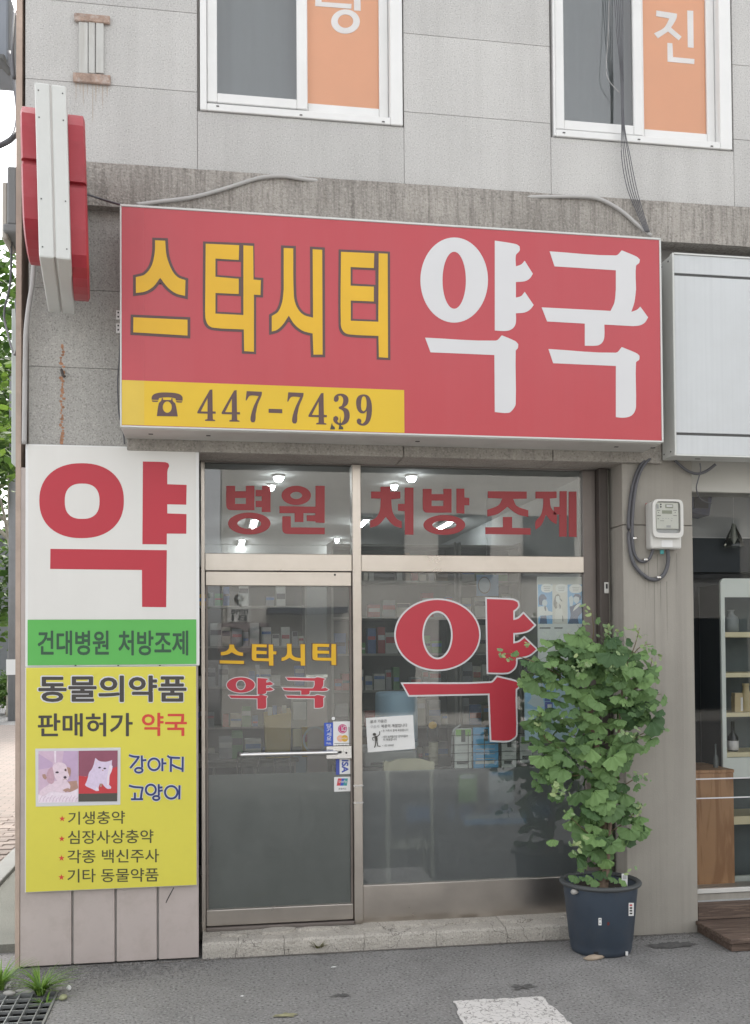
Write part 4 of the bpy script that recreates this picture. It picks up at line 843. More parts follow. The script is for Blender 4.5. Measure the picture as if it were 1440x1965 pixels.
for (a, b_) in ((300, 340), (580, 345), (860, 350)): ph('speech_bubble', ell(a, b_, 112 if a < 800 else 125, 84, 28, 2.6), p_white)
for (a, b_) in ((300, 310), (580, 315), (860, 320)):
    for j in range(3): ph('caption_line', [(a-70+j*8, b_+j*34), (a+70-j*8, b_+j*34), (a+70-j*8, b_+8+j*34), (a-70+j*8, b_+8+j*34)], ink)
for (a, w) in ((160, 210), (445, 160), (915, 60)): ph('caption_line', [(a, 1098), (a+w, 1098), (a+w, 1122), (a, 1122)], ink)
P2 = thing('advertising_poster', 'pale blue advertising poster with a smiling face behind the ginkgo leaves', 'poster', W(1060, 1420, py_)); pbox('sheet', (1007, 1296, 1112, 1420), py_, py_+.001, pale_b, P2)
hd = zc(1000, 1290, 9.827, py_-.0004)
def ph2(nm, loop, m_): lay2[0] += 1; return cut(nm, [[loop]], py_-.0003-(lay2[0] % 40)*.00005, 0, m_, P2, conv=hd)
lay2[0] = 0
ph2('picture', [(78, 80), (660, 80), (660, 700), (82, 690)], M('poster_sky', (.28, .45, .66), .5, var=.2, vscale=9)); ph2('face', [(150, 190), (260, 100), (400, 150), (430, 300), (400, 400), (420, 520), (450, 640), (300, 665), (120, 580), (190, 500), (190, 400), (150, 300)], skin_b)
ph2('hair', [(80, 100), (260, 85), (200, 190), (140, 200), (150, 330), (110, 320), (85, 200)], M('poster_hair_blue', (.06, .12, .30), .5)); ph2('mouth', [(290, 345), (340, 360), (385, 325), (370, 370), (310, 375)], navy); ph2('eyes', [(215, 225), (270, 210), (262, 235)], navy)
ph2('product', [(445, 420), (545, 400), (550, 545), (450, 545)], visa_b); ph2('product', [(455, 560), (600, 560), (600, 710), (450, 705)], visa_b); ph2('product', [(500, 610), (580, 605), (580, 690), (505, 695)], p_white)
for j in range(6): ph2('caption_line', [(300, 990+j*26), (560, 990+j*26), (560, 996+j*26), (300, 996+j*26)], navy)

# ------------------------------------------------------------------ projecting sign on the corner
ps = thing('projecting_sign', 'white box sign with rounded red lamp panels sticking out above the corner', 'signboard', (W(100, 560, -.5).x, -.5, W(110, 560, -.5).z))
yA, yB = -.90, -.10
fl, fr, bl_, br_ = W(76, 490, yA), W(135, 515, yA), W(92, 597, yB), W(146, 600, yB)
zb_, zt_ = fl.z-.01, W(98, 160, yA).z
dirv = ((bl_+br_)/2-(fl+fr)/2); dirv.z = 0; dn = dirv.normalized(); sn = Vector((dn.y, -dn.x, 0))   # sn points to the right
fc_ = (fl+fr)/2; hw = .072
def PS(a, s, z): p = fc_+dn*a+sn*s; return Vector((p.x-.022*(z-zb_)/(zt_-zb_), p.y, z))   # the sign leans a little
Lp = .80
for s0, s1 in ((-hw, -.004), (.004, hw)):
    hexa('cabinet_half', [PS(0, s0, zb_), PS(0, s1, zb_), PS(Lp, s1, zb_), PS(Lp, s0, zb_), PS(0, s0, zt_), PS(0, s1, zt_), PS(Lp, s1, zt_), PS(Lp, s0, zt_)], cab_w, ps, .008, 2)
hexa('seam_strip', [PS(.008, -.0045, zb_+.01), PS(.008, .0045, zb_+.01), PS(Lp-.01, .0045, zb_+.01), PS(Lp-.01, -.0045, zb_+.01), PS(.008, -.0045, zt_-.01), PS(.008, .0045, zt_-.01), PS(Lp-.01, .0045, zt_-.01), PS(Lp-.01, -.0045, zt_-.01)], joint_m, ps)
for s in (-.055, .055):
    for z in (zt_-.04, zt_-.17, zb_+.28, zb_+.05): 
        hexa('screw', [PS(-.002, s-.003, z-.003), PS(-.002, s+.003, z-.003), PS(.003, s+.003, z-.003), PS(.003, s-.003, z-.003), PS(-.002, s-.003, z+.003), PS(-.002, s+.003, z+.003), PS(.003, s+.003, z+.003), PS(.003, s-.003, z+.003)], hole_m, ps)
def red_side(s0, s1, zc_, hh):
    # outline of two stacked lobes in the plane of the sign's side
    lp = []
    for (cz, sgn) in ((zc_+hh/2, 1), (zc_-hh/2, -1)):
        for k in range(13):
            a = -math.pi/2+math.pi*k/12 if sgn == 1 else math.pi/2+math.pi*k/12
            pass
    for k in range(11): a = math.pi*k/10; lp.append((.40+.27*math.cos(a), zc_+hh*.5+hh*.5*abs(math.sin(a))**.8))
    lp += [(.13, zc_+.02), (.155, zc_+.02), (.155, zc_-.02), (.11, zc_-.02)]
    for k in range(11): a = math.pi+math.pi*k/10; lp.append((.40+.29*math.cos(a), zc_-hh*.5-hh*.5*abs(math.sin(a))**.5))
    lp += [(.69, zc_-.02), (.66, zc_+.02)]
    n = len(lp); vs = [PS(a, s0, z) for a, z in lp]+[PS(a, s1, z) for a, z in lp]+[PS(.40+(a-.40)*.93, s1+(s1-s0)*.12, zc_+(z-zc_)*.96) for a, z in lp]
    fs = [tuple(range(n))]+[(i, (i+1) % n, n+(i+1) % n, n+i) for i in range(n)]+[(n+i, n+(i+1) % n, 2*n+(i+1) % n, 2*n+i) for i in range(n)]+[tuple(2*n+i for i in range(n))]
    mk('red_lamp_panel', vs, fs, red_plast, ps)
rz0, rz1 = W(150, 563, -.5).z, W(150, 237, -.5).z
red_side(hw+.001, hw+.072, (rz0+rz1)/2, (rz1-rz0)/2)
red_side(-hw-.001, -hw-.070, (rz0+rz1)/2+.09, (rz1-rz0)/2-.085)
hexa('wall_arm', [PS(Lp, -.02, zt_-.3), PS(Lp, .02, zt_-.3), PS(Lp+.14, .02, zt_-.3), PS(Lp+.14, -.02, zt_-.3), PS(Lp, -.02, zt_-.26), PS(Lp, .02, zt_-.26), PS(Lp+.14, .02, zt_-.26), PS(Lp+.14, -.02, zt_-.26)], rust, ps)
hexa('wall_arm', [PS(Lp, -.02, zb_+.2), PS(Lp, .02, zb_+.2), PS(Lp+.14, .02, zb_+.2), PS(Lp+.14, -.02, zb_+.2), PS(Lp, -.02, zb_+.24), PS(Lp, .02, zb_+.24), PS(Lp+.14, .02, zb_+.24), PS(Lp+.14, -.02, zb_+.24)], rust, ps)

# ------------------------------------------------------------------ rusty bracket left on the upper wall
br = thing('wall_bracket', 'rusty bracket plates with old white channel on the wall above the projecting sign', 'bracket', W(176, 158, 0))
pbox('plate', (142, 26, 211, 41), -.022, -.001, rust, br, .004); pbox('plate', (140, 140, 212, 158), -.022, -.001, rust, br, .004)
for (a, b_) in ((151, 168.5), (170, 182), (184, 199)): pbox('channel', (a, 41.5, b_, 139.5), -.016, -.001, white_old, br, .002)
stain = M('rust_stain', (.44, .39, .34), .9, var=.1, vscale=20)
rk = random.Random(2)
for px, ln in ((146, 34), (154, 20), (160, 46), (168, 26), (178, 78), (184, 40), (190, 22), (197, 52), (206, 30)):
    a = W(px, 158, 0); b_ = W(px, 158+ln, 0); l, r_ = [], []
    for k in range(7):
        t_ = k/6; w = .004*(1-t_)**.7*rk.uniform(.5, 1.4)+.0003; z = a.z+(b_.z-a.z)*t_; l.append((a.x-w, z)); r_.append((a.x+w, z))
    cut('rust_drip', [[l+r_[::-1]]], -.0006, 0, stain, br)

# ------------------------------------------------------------------ electricity meter and its hoses
mt = thing('electricity_meter', 'white electricity meter with a clear front on the cement pillar', 'meter', W(1280, 1052, -.05))
mx0, mx1, mz0, mz1 = R4((1251, 1030, 1310, 1053), -.085)
X0, X1, Z0, Z1 = R4((1253, 958, 1312, 1032), -.11)
box('base', X0+.006, X1-.004, -.004, .0, mz0+.01, Z1-.01, red_plast, mt)
box('body', mx0-.004, mx1-.002, -.085, -.0045, mz0, Z1-.012, meter_m, mt, .014, 3)
fr_o = ell((X0+X1)/2, (Z0+Z1)/2, (X1-X0)/2, (Z1-Z0)/2, 48, 7); wx0, wx1, wz0_, wz1_ = R4((1259, 962, 1307, 1023), -.112)
cut('cover_frame', [[fr_o, ell((wx0+wx1)/2, (wz0_+wz1_)/2, (wx1-wx0)/2, (wz1_-wz0_)/2, 40, 8)]], -.112, .035, meter_m, mt)
pbox('dial_plate', (1260, 964, 1303, 1015), -.098, -.086, plate_m, mt, .002); pbox('recess', (1258, 961, 1308, 1024), -.0865, -.0855, meter_g, mt)
def md(nm, r, m_, d=.0995): pbox(nm, (1225+r[0]/14.4, 940+r[1]/14.4, 1225+r[2]/14.4, 940+r[3]/14.4), -d, -.0975, m_, mt)
md('display', (665, 565, 940, 660), lcd_m); md('badge', (755, 400, 970, 505), lcd_m); md('badge_plate', (790, 420, 950, 470), paper, .1005); md('side_key', (520, 400, 575, 515), meter_g)
for (a, b_) in ((632, 402), (632, 468)): v = W(1225+a/14.4, 940+b_/14.4, -.1); cut('indicator', [[ell(v.x, v.z, .005, .005, 14)]], -.1, .003, black_r, mt)
for r in ((530, 560, 615, 572), (530, 705, 630, 720), (975, 565, 1075, 575), (975, 707, 1075, 718), (560, 618, 580, 634), (1018, 618, 1040, 634), (550, 790, 575, 806), (615, 850, 720, 858), (910, 850, 945, 858)): md('mark', r, dk_print)
for a in (690, 770, 840, 940): md('mark', (a-12, 780, a+18, 798), meter_g)
md('logo_patch', (790, 980, 905, 1040), meter_g)
mk('front_pane', [(wx0, -.1085, wz0_), (wx1, -.1085, wz0_), (wx1, -.1085, wz1_), (wx0, -.1085, wz1_)], [(0, 1, 2, 3)], MATS['clear_pane'], mt)
pbox('paper_label', (1225+650/14.4, 940+1395/14.4, 1225+955/14.4, 940+1580/14.4), -.0875, -.0852, paper, mt); pbox('seal', (1268, 1055, 1275, 1063), -.05, -.04, teal, mt, .002)
def wire(name, pts, r, label, cat='cable', m_=None, group=None, Y=None, n=6, sides=8):
    P_ = [W(p[0], p[1], p[2] if len(p) > 2 else Y) for p in pts]; o = tube(name, P_, r, m_ or cable_m, None, sides, n); tag(o, label, cat, group); return o
wire('power_hose', [(1262, 868, .05), (1236, 885, -.02), (1217, 925, -.018), (1208, 985, -.018), (1208, 1040, -.018), (1217, 1082, -.018), (1240, 1107, -.018), (1260, 1112, -.018), (1276, 1100, -.02), (1283, 1075, -.03), (1280, 1046, -.045)], .0125, 'thick black hose looping low under the electricity meter')
wire('power_hose', [(1266, 870, .03), (1240, 888, -.04), (1223, 925, -.04), (1215, 985, -.04), (1215, 1045, -.03), (1222, 1070, -.02), (1235, 1078, -.02), (1248, 1070, -.03), (1256, 1046, -.045)], .0095, 'thinner black hose making the inner loop under the electricity meter')
for i, (a, b_, an) in enumerate(((1239, 1074, .6), (1264, 1108, .5), (1218, 1033, 0))):
    v = W(a, b_, -.028); o = box('hose_clamp', v.x-.012, v.x+.012, -.044, -.001, v.z-.008, v.z+.008, chrome, None, .003)
    tag(o, ('metal clamp on the inner hose loop under the meter', 'metal clamp at the bottom of the outer hose loop', 'metal clamp on the two hoses left of the meter')[i], 'clamp')
wire('signboard_cable', [(1296, 884, -.04), (1318, 902, -.03), (1338, 909, -.03), (1356, 904, -.04), (1374, 891, -.06)], .009, 'short black cable drooping under the blank signboard')
wire('thin_cable', [(1344, 889, -.08), (1345, 903, -.08), (1340, 922, -.07), (1337, 938, -.05), (1343, 955, .0), (1354, 963, .02), (1366, 966, .05)], .004, 'thin dark cable dangling from the blank signboard')
wire('grey_conduit', [(262, 392, -.10), (310, 386, -.09), (370, 378, -.088), (430, 362, -.088), (480, 346, -.086), (510, 339, -.086), (545, 338, -.084), (580, 343, -.078), (612, 347, -.06)], .011, 'grey conduit rising from the left end of the red signboard', 'conduit', conduit_m)
wire('grey_conduit', [(1010, 378, -.06), (1060, 377, -.078), (1110, 377, -.086), (1145, 380, -.088), (1175, 393, -.09), (1200, 410, -.094), (1225, 432, -.1), (1250, 452, -.12)], .011, 'grey conduit bending down behind the right end of the red signboard', 'conduit', conduit_m)
rk = random.Random(5); names = ('leftmost', 'second', 'middle', 'fourth', 'rightmost')
for i in range(5):
    d = (i-2)
    wire('hanging_cable', [(1186+d*5, -60, -.06), (1190+d*3, 60, -.06), (1194+d*1.4, 140, -.055), (1196+d*1.2, 235, -.06), (1201+d*4+rk.uniform(-2, 2), 300, -.06), (1213+d*4.5, 360, -.07), (1228+d*3, 405, -.10), (1243+d*2, 445, -.13)], .0026,
         names[i]+' dark cable of the bundle hanging past the right window', group='cables hanging past the right window')
wire('loose_wire', [(1170, -20, -.03), (1168, 60, -.03), (1164, 130, -.03), (1170, 155, -.03), (1190, 178, -.04)], .002, 'pale loose wire curling in front of the right window', 'wire', conduit_m)
wire('sign_wire', [(165, 372, -.3), (190, 380, -.2), (215, 388, -.25), (232, 392, -.28)], .006, 'black wire from the projecting sign to the red signboard', 'wire')
wire('sign_wire', [(168, 505, -.2), (178, 540, -.05), (190, 580, -.03), (205, 603, -.03), (222, 612, -.05), (228, 610, -.06)], .0025, 'thin pale wire drooping left of the red signboard', 'wire', conduit_m)
o = thing('junction_plate', 'small white connector plate at the left edge of the red signboard', 'connector', W(227, 600, -.1))
for (a, b_) in ((595, 612), (620, 638)):
    pbox('plate', (223, a, 231, b_), -.105, -.09, pvc, o, .002)
    for q in range(2): pbox('hole', (225.5, a+3+q*8, 228.5, a+6+q*8), -.1065, -.104, black_r, o)
wire('sign_wire', [(231, 640, -.09), (229, 690, -.03), (226, 730, -.02), (228, 790, -.02), (236, 825, -.02), (239, 852, -.02)], .004, 'dark wire running down the left end of the red signboard', 'wire')
wire('wall_pipe', [(66, 490, -.05), (62, 545, -.05), (55, 590, -.045), (50, 640, -.04), (48.5, 700, -.035), (47.5, 780, -.035), (46.5, 852, -.035)], .014, 'grey plastic pipe bending down the corner behind the projecting sign', 'pipe', conduit_m)
rs_m = M('rust_run', (.38, .20, .12), .95, var=.35, vscale=30, bump=.3, bscale=90)
# rust run with a stub of iron on the left pier
o = thing('iron_stub', 'broken iron stub bleeding rust on the stone left of the red signboard', 'stub', W(121, 720, 0))
rk = random.Random(11)
for i in range(34):
    y = 664+i*5.6; v = W(119+rk.uniform(-2.5, 4), y, .0118); w = rk.uniform(.004, .013); h = rk.uniform(.006, .014)
    cut('rust_spot', [[[(v.x+w*rk.uniform(.6, 1.2)*math.cos(a), v.z+h*rk.uniform(.6, 1.2)*math.sin(a)) for a in [2*math.pi*k/8 for k in range(8)]]]], .0112-.00001*i, 0, rs_m, o)
tube('stub', [W(118, 708, .02), W(121, 720, -.02), W(124, 722, -.035)], .008, M('old_iron', (.07, .06, .055), .8), o, 6)

# ------------------------------------------------------------------ neighbouring shop on the right: front, deck, furniture seen through its glass
NS = node('neighbour_shopfront', BLD); YR = .16
beige = M('beige_fascia', (.50, .49, .45), .6, var=.04); navy_w = M('navy_wall', (.028, .035, .042), .7, var=.1); greyw = M('grey_interior', (.46, .47, .47), .8, var=.05)
nz1, nz0 = W(1380, 947, YR).z, W(1390, 1706, YR).z
box('fascia', xP1+.002, XR, YR-.05, .3, nz1, LZ0+.218, beige, NS, .003)
mk('glass_pane', [(xP1+.002, YR, nz0), (XR, YR, nz0), (XR, YR, nz1), (xP1+.002, YR, nz1)], [(0, 1, 2, 3)], glass_mat('neighbour_glass', 1.45, (.95, .96, .96)), NS)
def strip(nm, y0, y1, Ya, Yb, m_, bev=.002): a, b_ = W(1390, y1, Ya).z, W(1390, y0, Ya).z; box(nm, xP1+.002, XR, Ya, Yb, a, b_, m_, NS, bev)
strip('white_sill', 1705, 1713.5, YR-.02, .3, meter_m); strip('sill_face', 1714, 1729, YR-.01, .3, cement); strip('white_sill', 1729.3, 1738, YR-.05, .3, meter_g); strip('plinth_board', 1738.6, 1764, .0, .3, wood_d)
for yy_ in (1494, 1531):
    v = W(1390, yy_, YR-.002); box('line_sticker', xP1+.004, XR-.1, YR-.003, YR-.001, v.z-.004, v.z+.004, white_v, NS)
box('partition', xP0+.1, xP1-.02, .345, 8.0, .0, 3.24, greyw, NS)
box('interior_floor', xP1-.015, XR, .31, 8.0, -.02, .12, greyw, NS); box('ceiling', xP1-.015, XR, .31, 8.0, 3.0, 3.24, greyw, NS)
box('inner_wall', xP1-.01, XR, 2.6, 2.7, .13, 2.99, navy_w, NS)
v1, v0 = W(1390, 950, .75).z, W(1390, 1034, .75).z
box('bulkhead', xP1-.012, XR, .75, .80, v0, 2.995, greyw, NS); box('bulkhead_beam', xP1-.012, XR, .70, .80, v0-.24, v0-.002, navy_w, NS)
box('bulkhead_trim', xP1-.012, XR, .745, .749, v0, v0+.012, pvc, NS)
dk = thing('wooden_deck', 'dark stained timber deck step in front of the neighbouring shop', 'deck', (3.6, -.2, 0))
dX, dZ = W(1338, 1765, 0).x, W(1338, 1765, 0).z; dY = -.42
box('side_board', dX, dX+.03, dY+.03, -.002, .002, dZ-.03, wood_d, dk, .003); box('front_board', dX, XR-.3, dY+.002, dY+.029, .002, dZ-.03, wood_d, dk, .003)
for i in range(4):
    a = dY-.012+i*.107; box('top_plank', dX-.015, XR-.31, a, a+.102, dZ-.029, dZ-.001*i, wood_d, dk, .004)
# cabinet and shelves
wc = thing('wood_cabinet', 'brown wood grained cabinet behind the glass of the neighbouring shop', 'cabinet', (W(1374, 1700, .3).x, .4, .12))
cx0, cx1, cz0, cz1 = R4((1336, 1484, 1410, 1708), .26); box('front_panel', cx0-.02, cx1, .26, .28, .13, cz1, wood_c, wc, .003); box('carcass', cx0-.018, cx1-.004, .281, .66, .13, cz1-.003, wood_c, wc); box('top_board', cx0-.02, cx1+.003, .255, .67, cz1+.0005, cz1+.022, wood_c, wc, .003)
su = thing('display_shelves', 'white display shelf unit with cream shelf boards in the neighbouring shop', 'shelf', (3.7, .6, .12))
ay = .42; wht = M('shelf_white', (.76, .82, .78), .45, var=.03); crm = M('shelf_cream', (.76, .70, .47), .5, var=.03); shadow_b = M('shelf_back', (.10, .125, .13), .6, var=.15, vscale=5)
ux0 = W(1386, 1300, ay).x; ux1 = ux0+.85
zA, zB = W(1410, 1110, ay).z, W(1410, 1706, ay).z
cut('side_frame', [[[(ux0, .13), (ux0, zA-.03), (ux0+.006, zA-.012), (ux0+.02, zA-.002), (ux0+.035, zA), (ux1, zA), (ux1, W(1410, 1146, ay).z), (ux0+.028, W(1410, 1146, ay).z), (ux0+.028, .13)]]], ay, .02, wht, su)
box('back_panel', ux0+.005, ux1, ay+.30, ay+.315, .13, zA-.04, shadow_b, su); box('side_panel', ux0+.002, ux0+.022, ay+.021, ay+.30, .13, zA-.04, navy_w, su); box('side_panel', ux1+.001, ux1+.021, ay, ay+.30, .13, zA, wht, su)
for (a, b_, m_) in ((1213, 1223, crm), (1291, 1300, crm), (1368, 1376, crm), (1444, 1453, crm), (1454, 1493, wht), (1567, 1583, crm), (1682, 1705, wht)):
    z0, z1 = W(1415, b_, ay).z, W(1415, a, ay).z; box('shelf_board' if m_ is crm else 'panel', ux0+.029, ux1-.002, ay+.003, ay+.29 if m_ is crm else ay+.03, z0, z1, m_, su, .002)
def bottle(name, label, cat, r, Y, prof, m_, seg=20):
    x0, x1, z0, z1 = R4(r, Y); cx_ = (x0+x1)/2; R_ = (x1-x0)/2; o = lathe(name, [(R_*a, z0+(z1-z0)*b_) for a, b_ in prof], cx_, Y+R_, m_, None, seg); tag(o, label, cat); return o
jug = [(.8, 0), (1, .04), (1, .55), (.85, .68), (.45, .78), (.35, .85), (.35, .95), (.45, .96), (.45, 1)]
bottle('jug', 'grey jug on the top shelf of the white display unit', 'jug', (1398, 1170, 1424, 1213), ay+.06, jug, M('grey_glaze', (.28, .31, .31), .4))
bottle('jar', 'cream jar on the middle shelf of the white display unit', 'jar', (1428, 1312, 1447, 1368), ay+.05, [(.85, 0), (1, .05), (1, .6), (.6, .75), (.55, .9), (.65, .92), (.65, 1)], M('cream_glaze', (.52, .44, .25), .45))
o = thing('carton', 'cream carton beside the jar on the middle shelf of the display unit', 'carton', W(1419, 1368, ay)); x0, x1, z0, z1 = R4((1411, 1330, 1427, 1367.5), ay+.05); box('box_body', x0, x1, ay+.05, ay+.1, z0, z1-.02, M('cream_card', (.55, .46, .28), .6), o, .002); box('box_flap', x0+.003, x1-.003, ay+.053, ay+.097, z1-.0195, z1, M('cream_card', (.55, .46, .28), .6), o); box('side_label', x1-.018, x1-.003, ay+.0485, ay+.0497, z0+.01, z1-.03, paper, o)
o = thing('bottle', 'dark bottle with a pale label on the lowest shelf of the display unit', 'bottle', W(1411, 1443, ay)); x0, x1, z0, z1 = R4((1402, 1385, 1421, 1443.5), ay+.05); lathe('glass_body', [(.8*(x1-x0)/2, z0), ((x1-x0)/2, z0+.01), ((x1-x0)/2, z0+.1), (.012, z0+.13), (.012, z1)], (x0+x1)/2, ay+.08, M('dark_glass', (.02, .025, .025), .15), o, 18); lathe('label_band', [((x1-x0)/2+.0008, z0+.012), ((x1-x0)/2+.0008, z0+.075)], (x0+x1)/2, ay+.08, paper, o, 18)
sp = thing('wall_speaker', 'dark blue box speaker hanging at the top of the neighbouring shop window', 'speaker', W(1350, 985, .5)); bl2 = M('speaker_blue', (.035, .045, .10), .6)
x0, x1, z0, z1 = R4((1326, 948, 1370, 990), .5); hexa('case', [(x0, .5, z0+.02), (x1-.03, .5, z0), (x1-.03, .66, z0), (x0, .66, z0+.02), (x0, .46, z1+.12), (x1, .46, z1+.12), (x1, .66, z1+.12), (x0, .66, z1+.12)], bl2, sp, .008, 2); box('grille', x0+.02, x1-.05, .478, .49, z0+.05, z1+.0, M('speaker_grille', (.02, .02, .03), .8), sp)
pl = thing('pendant_lamp', 'unlit glass pendant lamp shade hanging in the neighbouring shop', 'lamp', W(1408, 1060, .66))
v = W(1409, 1030, .62); tube('cord', [Vector((v.x, .62, 3.0)), Vector((v.x, .62, v.z+.09))], .002, pvc, pl, 6, 1)
gs = glass_mat('lamp_glass', 1.6, (.75, .76, .72), .1)
lathe('glass_shade', [(.012, v.z+.09), (.02, v.z+.06), (.045, v.z+.01), (.07, v.z-.055), (.072, v.z-.07)], v.x, .62, gs, pl, 14, False); lathe('socket', [(.012, v.z+.09), (.012, v.z+.04), (.018, v.z-.02), (.004, v.z-.05)], v.x, .62, pvc, pl, 12)
for i, (px, py, nm) in enumerate(((1370, 1216, 'upper'), (1372, 1294, 'middle'), (1374, 1369, 'lower'))):
    o = pbox('price_tag', (px-3.5, py-4, px+3.5, py+4), .85, .852, greyw, None); tag(o, nm+' of three small pale tags on the dark wall of the neighbouring shop', 'tag')
    v = W(px, py, .855); 
o = box('tag_board', W(1345, 1300, .86).x-.4, W(1386, 1300, .86).x, .853, .88, .13, 2.3, navy_w, None); tag(o, 'dark navy wall panel beside the white display shelves', 'panel')
bottle('small_bottle', 'small clear bottle standing on the brown wood cabinet', 'bottle', (1372, 1428, 1381, 1482), .36, [(.9, 0), (1, .05), (1, .5), (.35, .65), (.3, 1)], M('clear_plastic', (.10, .12, .12), .2))

# ------------------------------------------------------------------ potted ginkgo
pcx, pcy = 2.215, -.235; pr_ = .235
pot_m = M('pot_plastic', (.042, .058, .082), .5, var=.15, vscale=6, dirt=.45, dcol=(.075, .075, .075), dscale=5); rim_m = M('pot_rim', (.055, .06, .062), .55, var=.15)
rimz = W(1152, 1689, pcy).z
pt = thing('plant_pot', 'large dark blue plastic plant pot standing on the asphalt by the step', 'plant pot', (pcx, pcy, 0))
prof = [(.0, .012), (.150, .012), (.158, .0), (.168, .003), (.176, .03), (.178, .065), (.182, .07), (.212, rimz-.03), (.214, rimz-.018), (.20, rimz-.016), (.17, .06), (.0, .06)]
lathe('body', prof, pcx, pcy, pot_m, pt, 48)
n = 48; vs, fs = [], []
for k in range(n):
    a = 2*math.pi*k/n
    for j in range(10): b_ = 2*math.pi*j/10; rr = .218+.0175*math.cos(b_); vs.append((pcx+rr*math.cos(a), pcy+rr*math.sin(a), rimz-.008+.0135*math.sin(b_)))
for k in range(n):
    for j in range(10): fs.append((k*10+j, ((k+1) % n)*10+j, ((k+1) % n)*10+(j+1) % 10, k*10+(j+1) % 10))
mk('rolled_rim', vs, fs, rim_m, pt, True)
soil = M('potting_soil', (.045, .035, .028), .95, var=.3, vscale=20, bump=.8, bscale=60)
vs, fs = [(pcx, pcy, rimz-.045)], []
for j in (1, 2, 3):
    for k in range(24): a = 2*math.pi*k/24; rr = .203*j/3; vs.append((pcx+rr*math.cos(a), pcy+rr*math.sin(a), rimz-.05+noise.noise(Vector((rr*30*math.cos(a), rr*30*math.sin(a), 0)))*.012))
for k in range(24): fs.append((0, 1+k, 1+(k+1) % 24))
for j in range(2):
    for k in range(24): fs.append((1+j*24+k, 1+j*24+(k+1) % 24, 25+j*24+(k+1) % 24, 25+j*24+k))
mk('soil', vs, fs, soil, pt, True)
def patch(nm, px0, px1, py0, py1, m_, lift=.0012, par=pt):            # a label stuck on the round wall of the pot
    def at(px, py):
        d = ray(px, py); o_ = CAM-Vector((pcx, pcy, 0)); z_ = CAM.z+d.z*5.6
        for _ in range(5):
            R_ = .182+(z_-.07)/(rimz-.10)*.030+lift; a = d.x**2+d.y**2; b_ = 2*(o_.x*d.x+o_.y*d.y); c = o_.x**2+o_.y**2-R_*R_; D_ = max(0, b_*b_-4*a*c); t_ = (-b_-math.sqrt(D_))/(2*a); z_ = CAM.z+d.z*t_
        return CAM+d*t_
    vs, fs = [], []
    for j in range(5):
        for i in range(5): vs.append(at(px0+(px1-px0)*i/4, py0+(py1-py0)*j/4))
    for j in range(4):
        for i in range(4): a = j*5+i; fs.append((a, a+1, a+6, a+5))
    return mk(nm, vs, fs, m_, par)
patch('paper_label', 1207, 1217, 1733, 1758, paper)
for k in range(4): patch('label_print', 1209, 1214, 1736+k*5.3, 1739+k*5.3, stick_r if k == 0 else dk_print, .002)
patch('plastic_clip', 1149, 1155, 1762, 1776, paper); patch('clip_hole', 1151, 1153, 1764, 1766, black_r, .002); patch('clip_hole', 1151, 1153, 1771, 1773, black_r, .002)
patch('pot_mark', 1166, 1170, 1770, 1776, M('pot_red_mark', (.12, .02, .02), .6))
patch('drain_notch', 1140, 1149, 1827, 1834, black_r, -.001); patch('paper_label', 1201, 1206, 1826, 1834, paper)
# stones and rubbish in the pot
rk = random.Random(21)
def pebble(name, c, r, m_, label, cat='stone', group=None, sq=.6):
    bm = bmesh.new(); bmesh.ops.create_icosphere(bm, subdivisions=2, radius=1)
    sd = rk.uniform(0, 50)
    for v_ in bm.verts:
        k_ = 1+.22*noise.noise(v_.co*1.7+Vector((sd, 0, 0))); v_.co = Vector((v_.co.x*r[0]*k_, v_.co.y*r[1]*k_, v_.co.z*r[2]*k_))
    me = bpy.data.meshes.new(name); bm.to_mesh(me); bm.free(); me.materials.append(m_)
    for p in me.polygons: p.use_smooth = True
    o = bpy.data.objects.new(name, me); COL.objects.link(o); o.location = c; o.rotation_euler = (0, 0, rk.uniform(-.3, .3)); tag(o, label, cat, group); return o
peb_m = M('grey_pebble', (.34, .33, .31), .8, var=.2, vscale=20); peb_t = M('tan_stone', (.36, .29, .22), .85, var=.25, vscale=15, bump=.3, bscale=40)
v = G(1141, 1843); pebble('stone', (v.x, v.y+.01, .012), (.060, .022, .016), peb_t, 'flat tan stone lying in front of the plant pot')
for (px, py, rr, lb) in ((1101, 1683, .022, 'grey pebble on the soil at the left of the pot'), (1112, 1686, .014, 'smaller grey pebble on the soil near the left pot rim'), (1181, 1690, .02, 'white pebble on the soil right of the ginkgo stem')):
    v = W(px, py, pcy-.10); pebble('pebble', (v.x, pcy-.11, rimz-.034), (rr, rr*.8, rr*.7), peb_m if 'grey' in lb else paper, lb)
o = thing('plant_label', 'small white plastic tag standing in the soil of the pot', 'tag', W(1200, 1690, pcy-.05)); x0, x1, z0, z1 = R4((1194, 1677, 1205, 1700), pcy-.06); box('tag_plate', x0, x1, pcy-.06, pcy-.056, rimz-.05, z1, paper, o, .001); box('print_mark', x0+.006, x1-.006, pcy-.0615, pcy-.0602, z1-.03, z1-.008, meter_g, o)

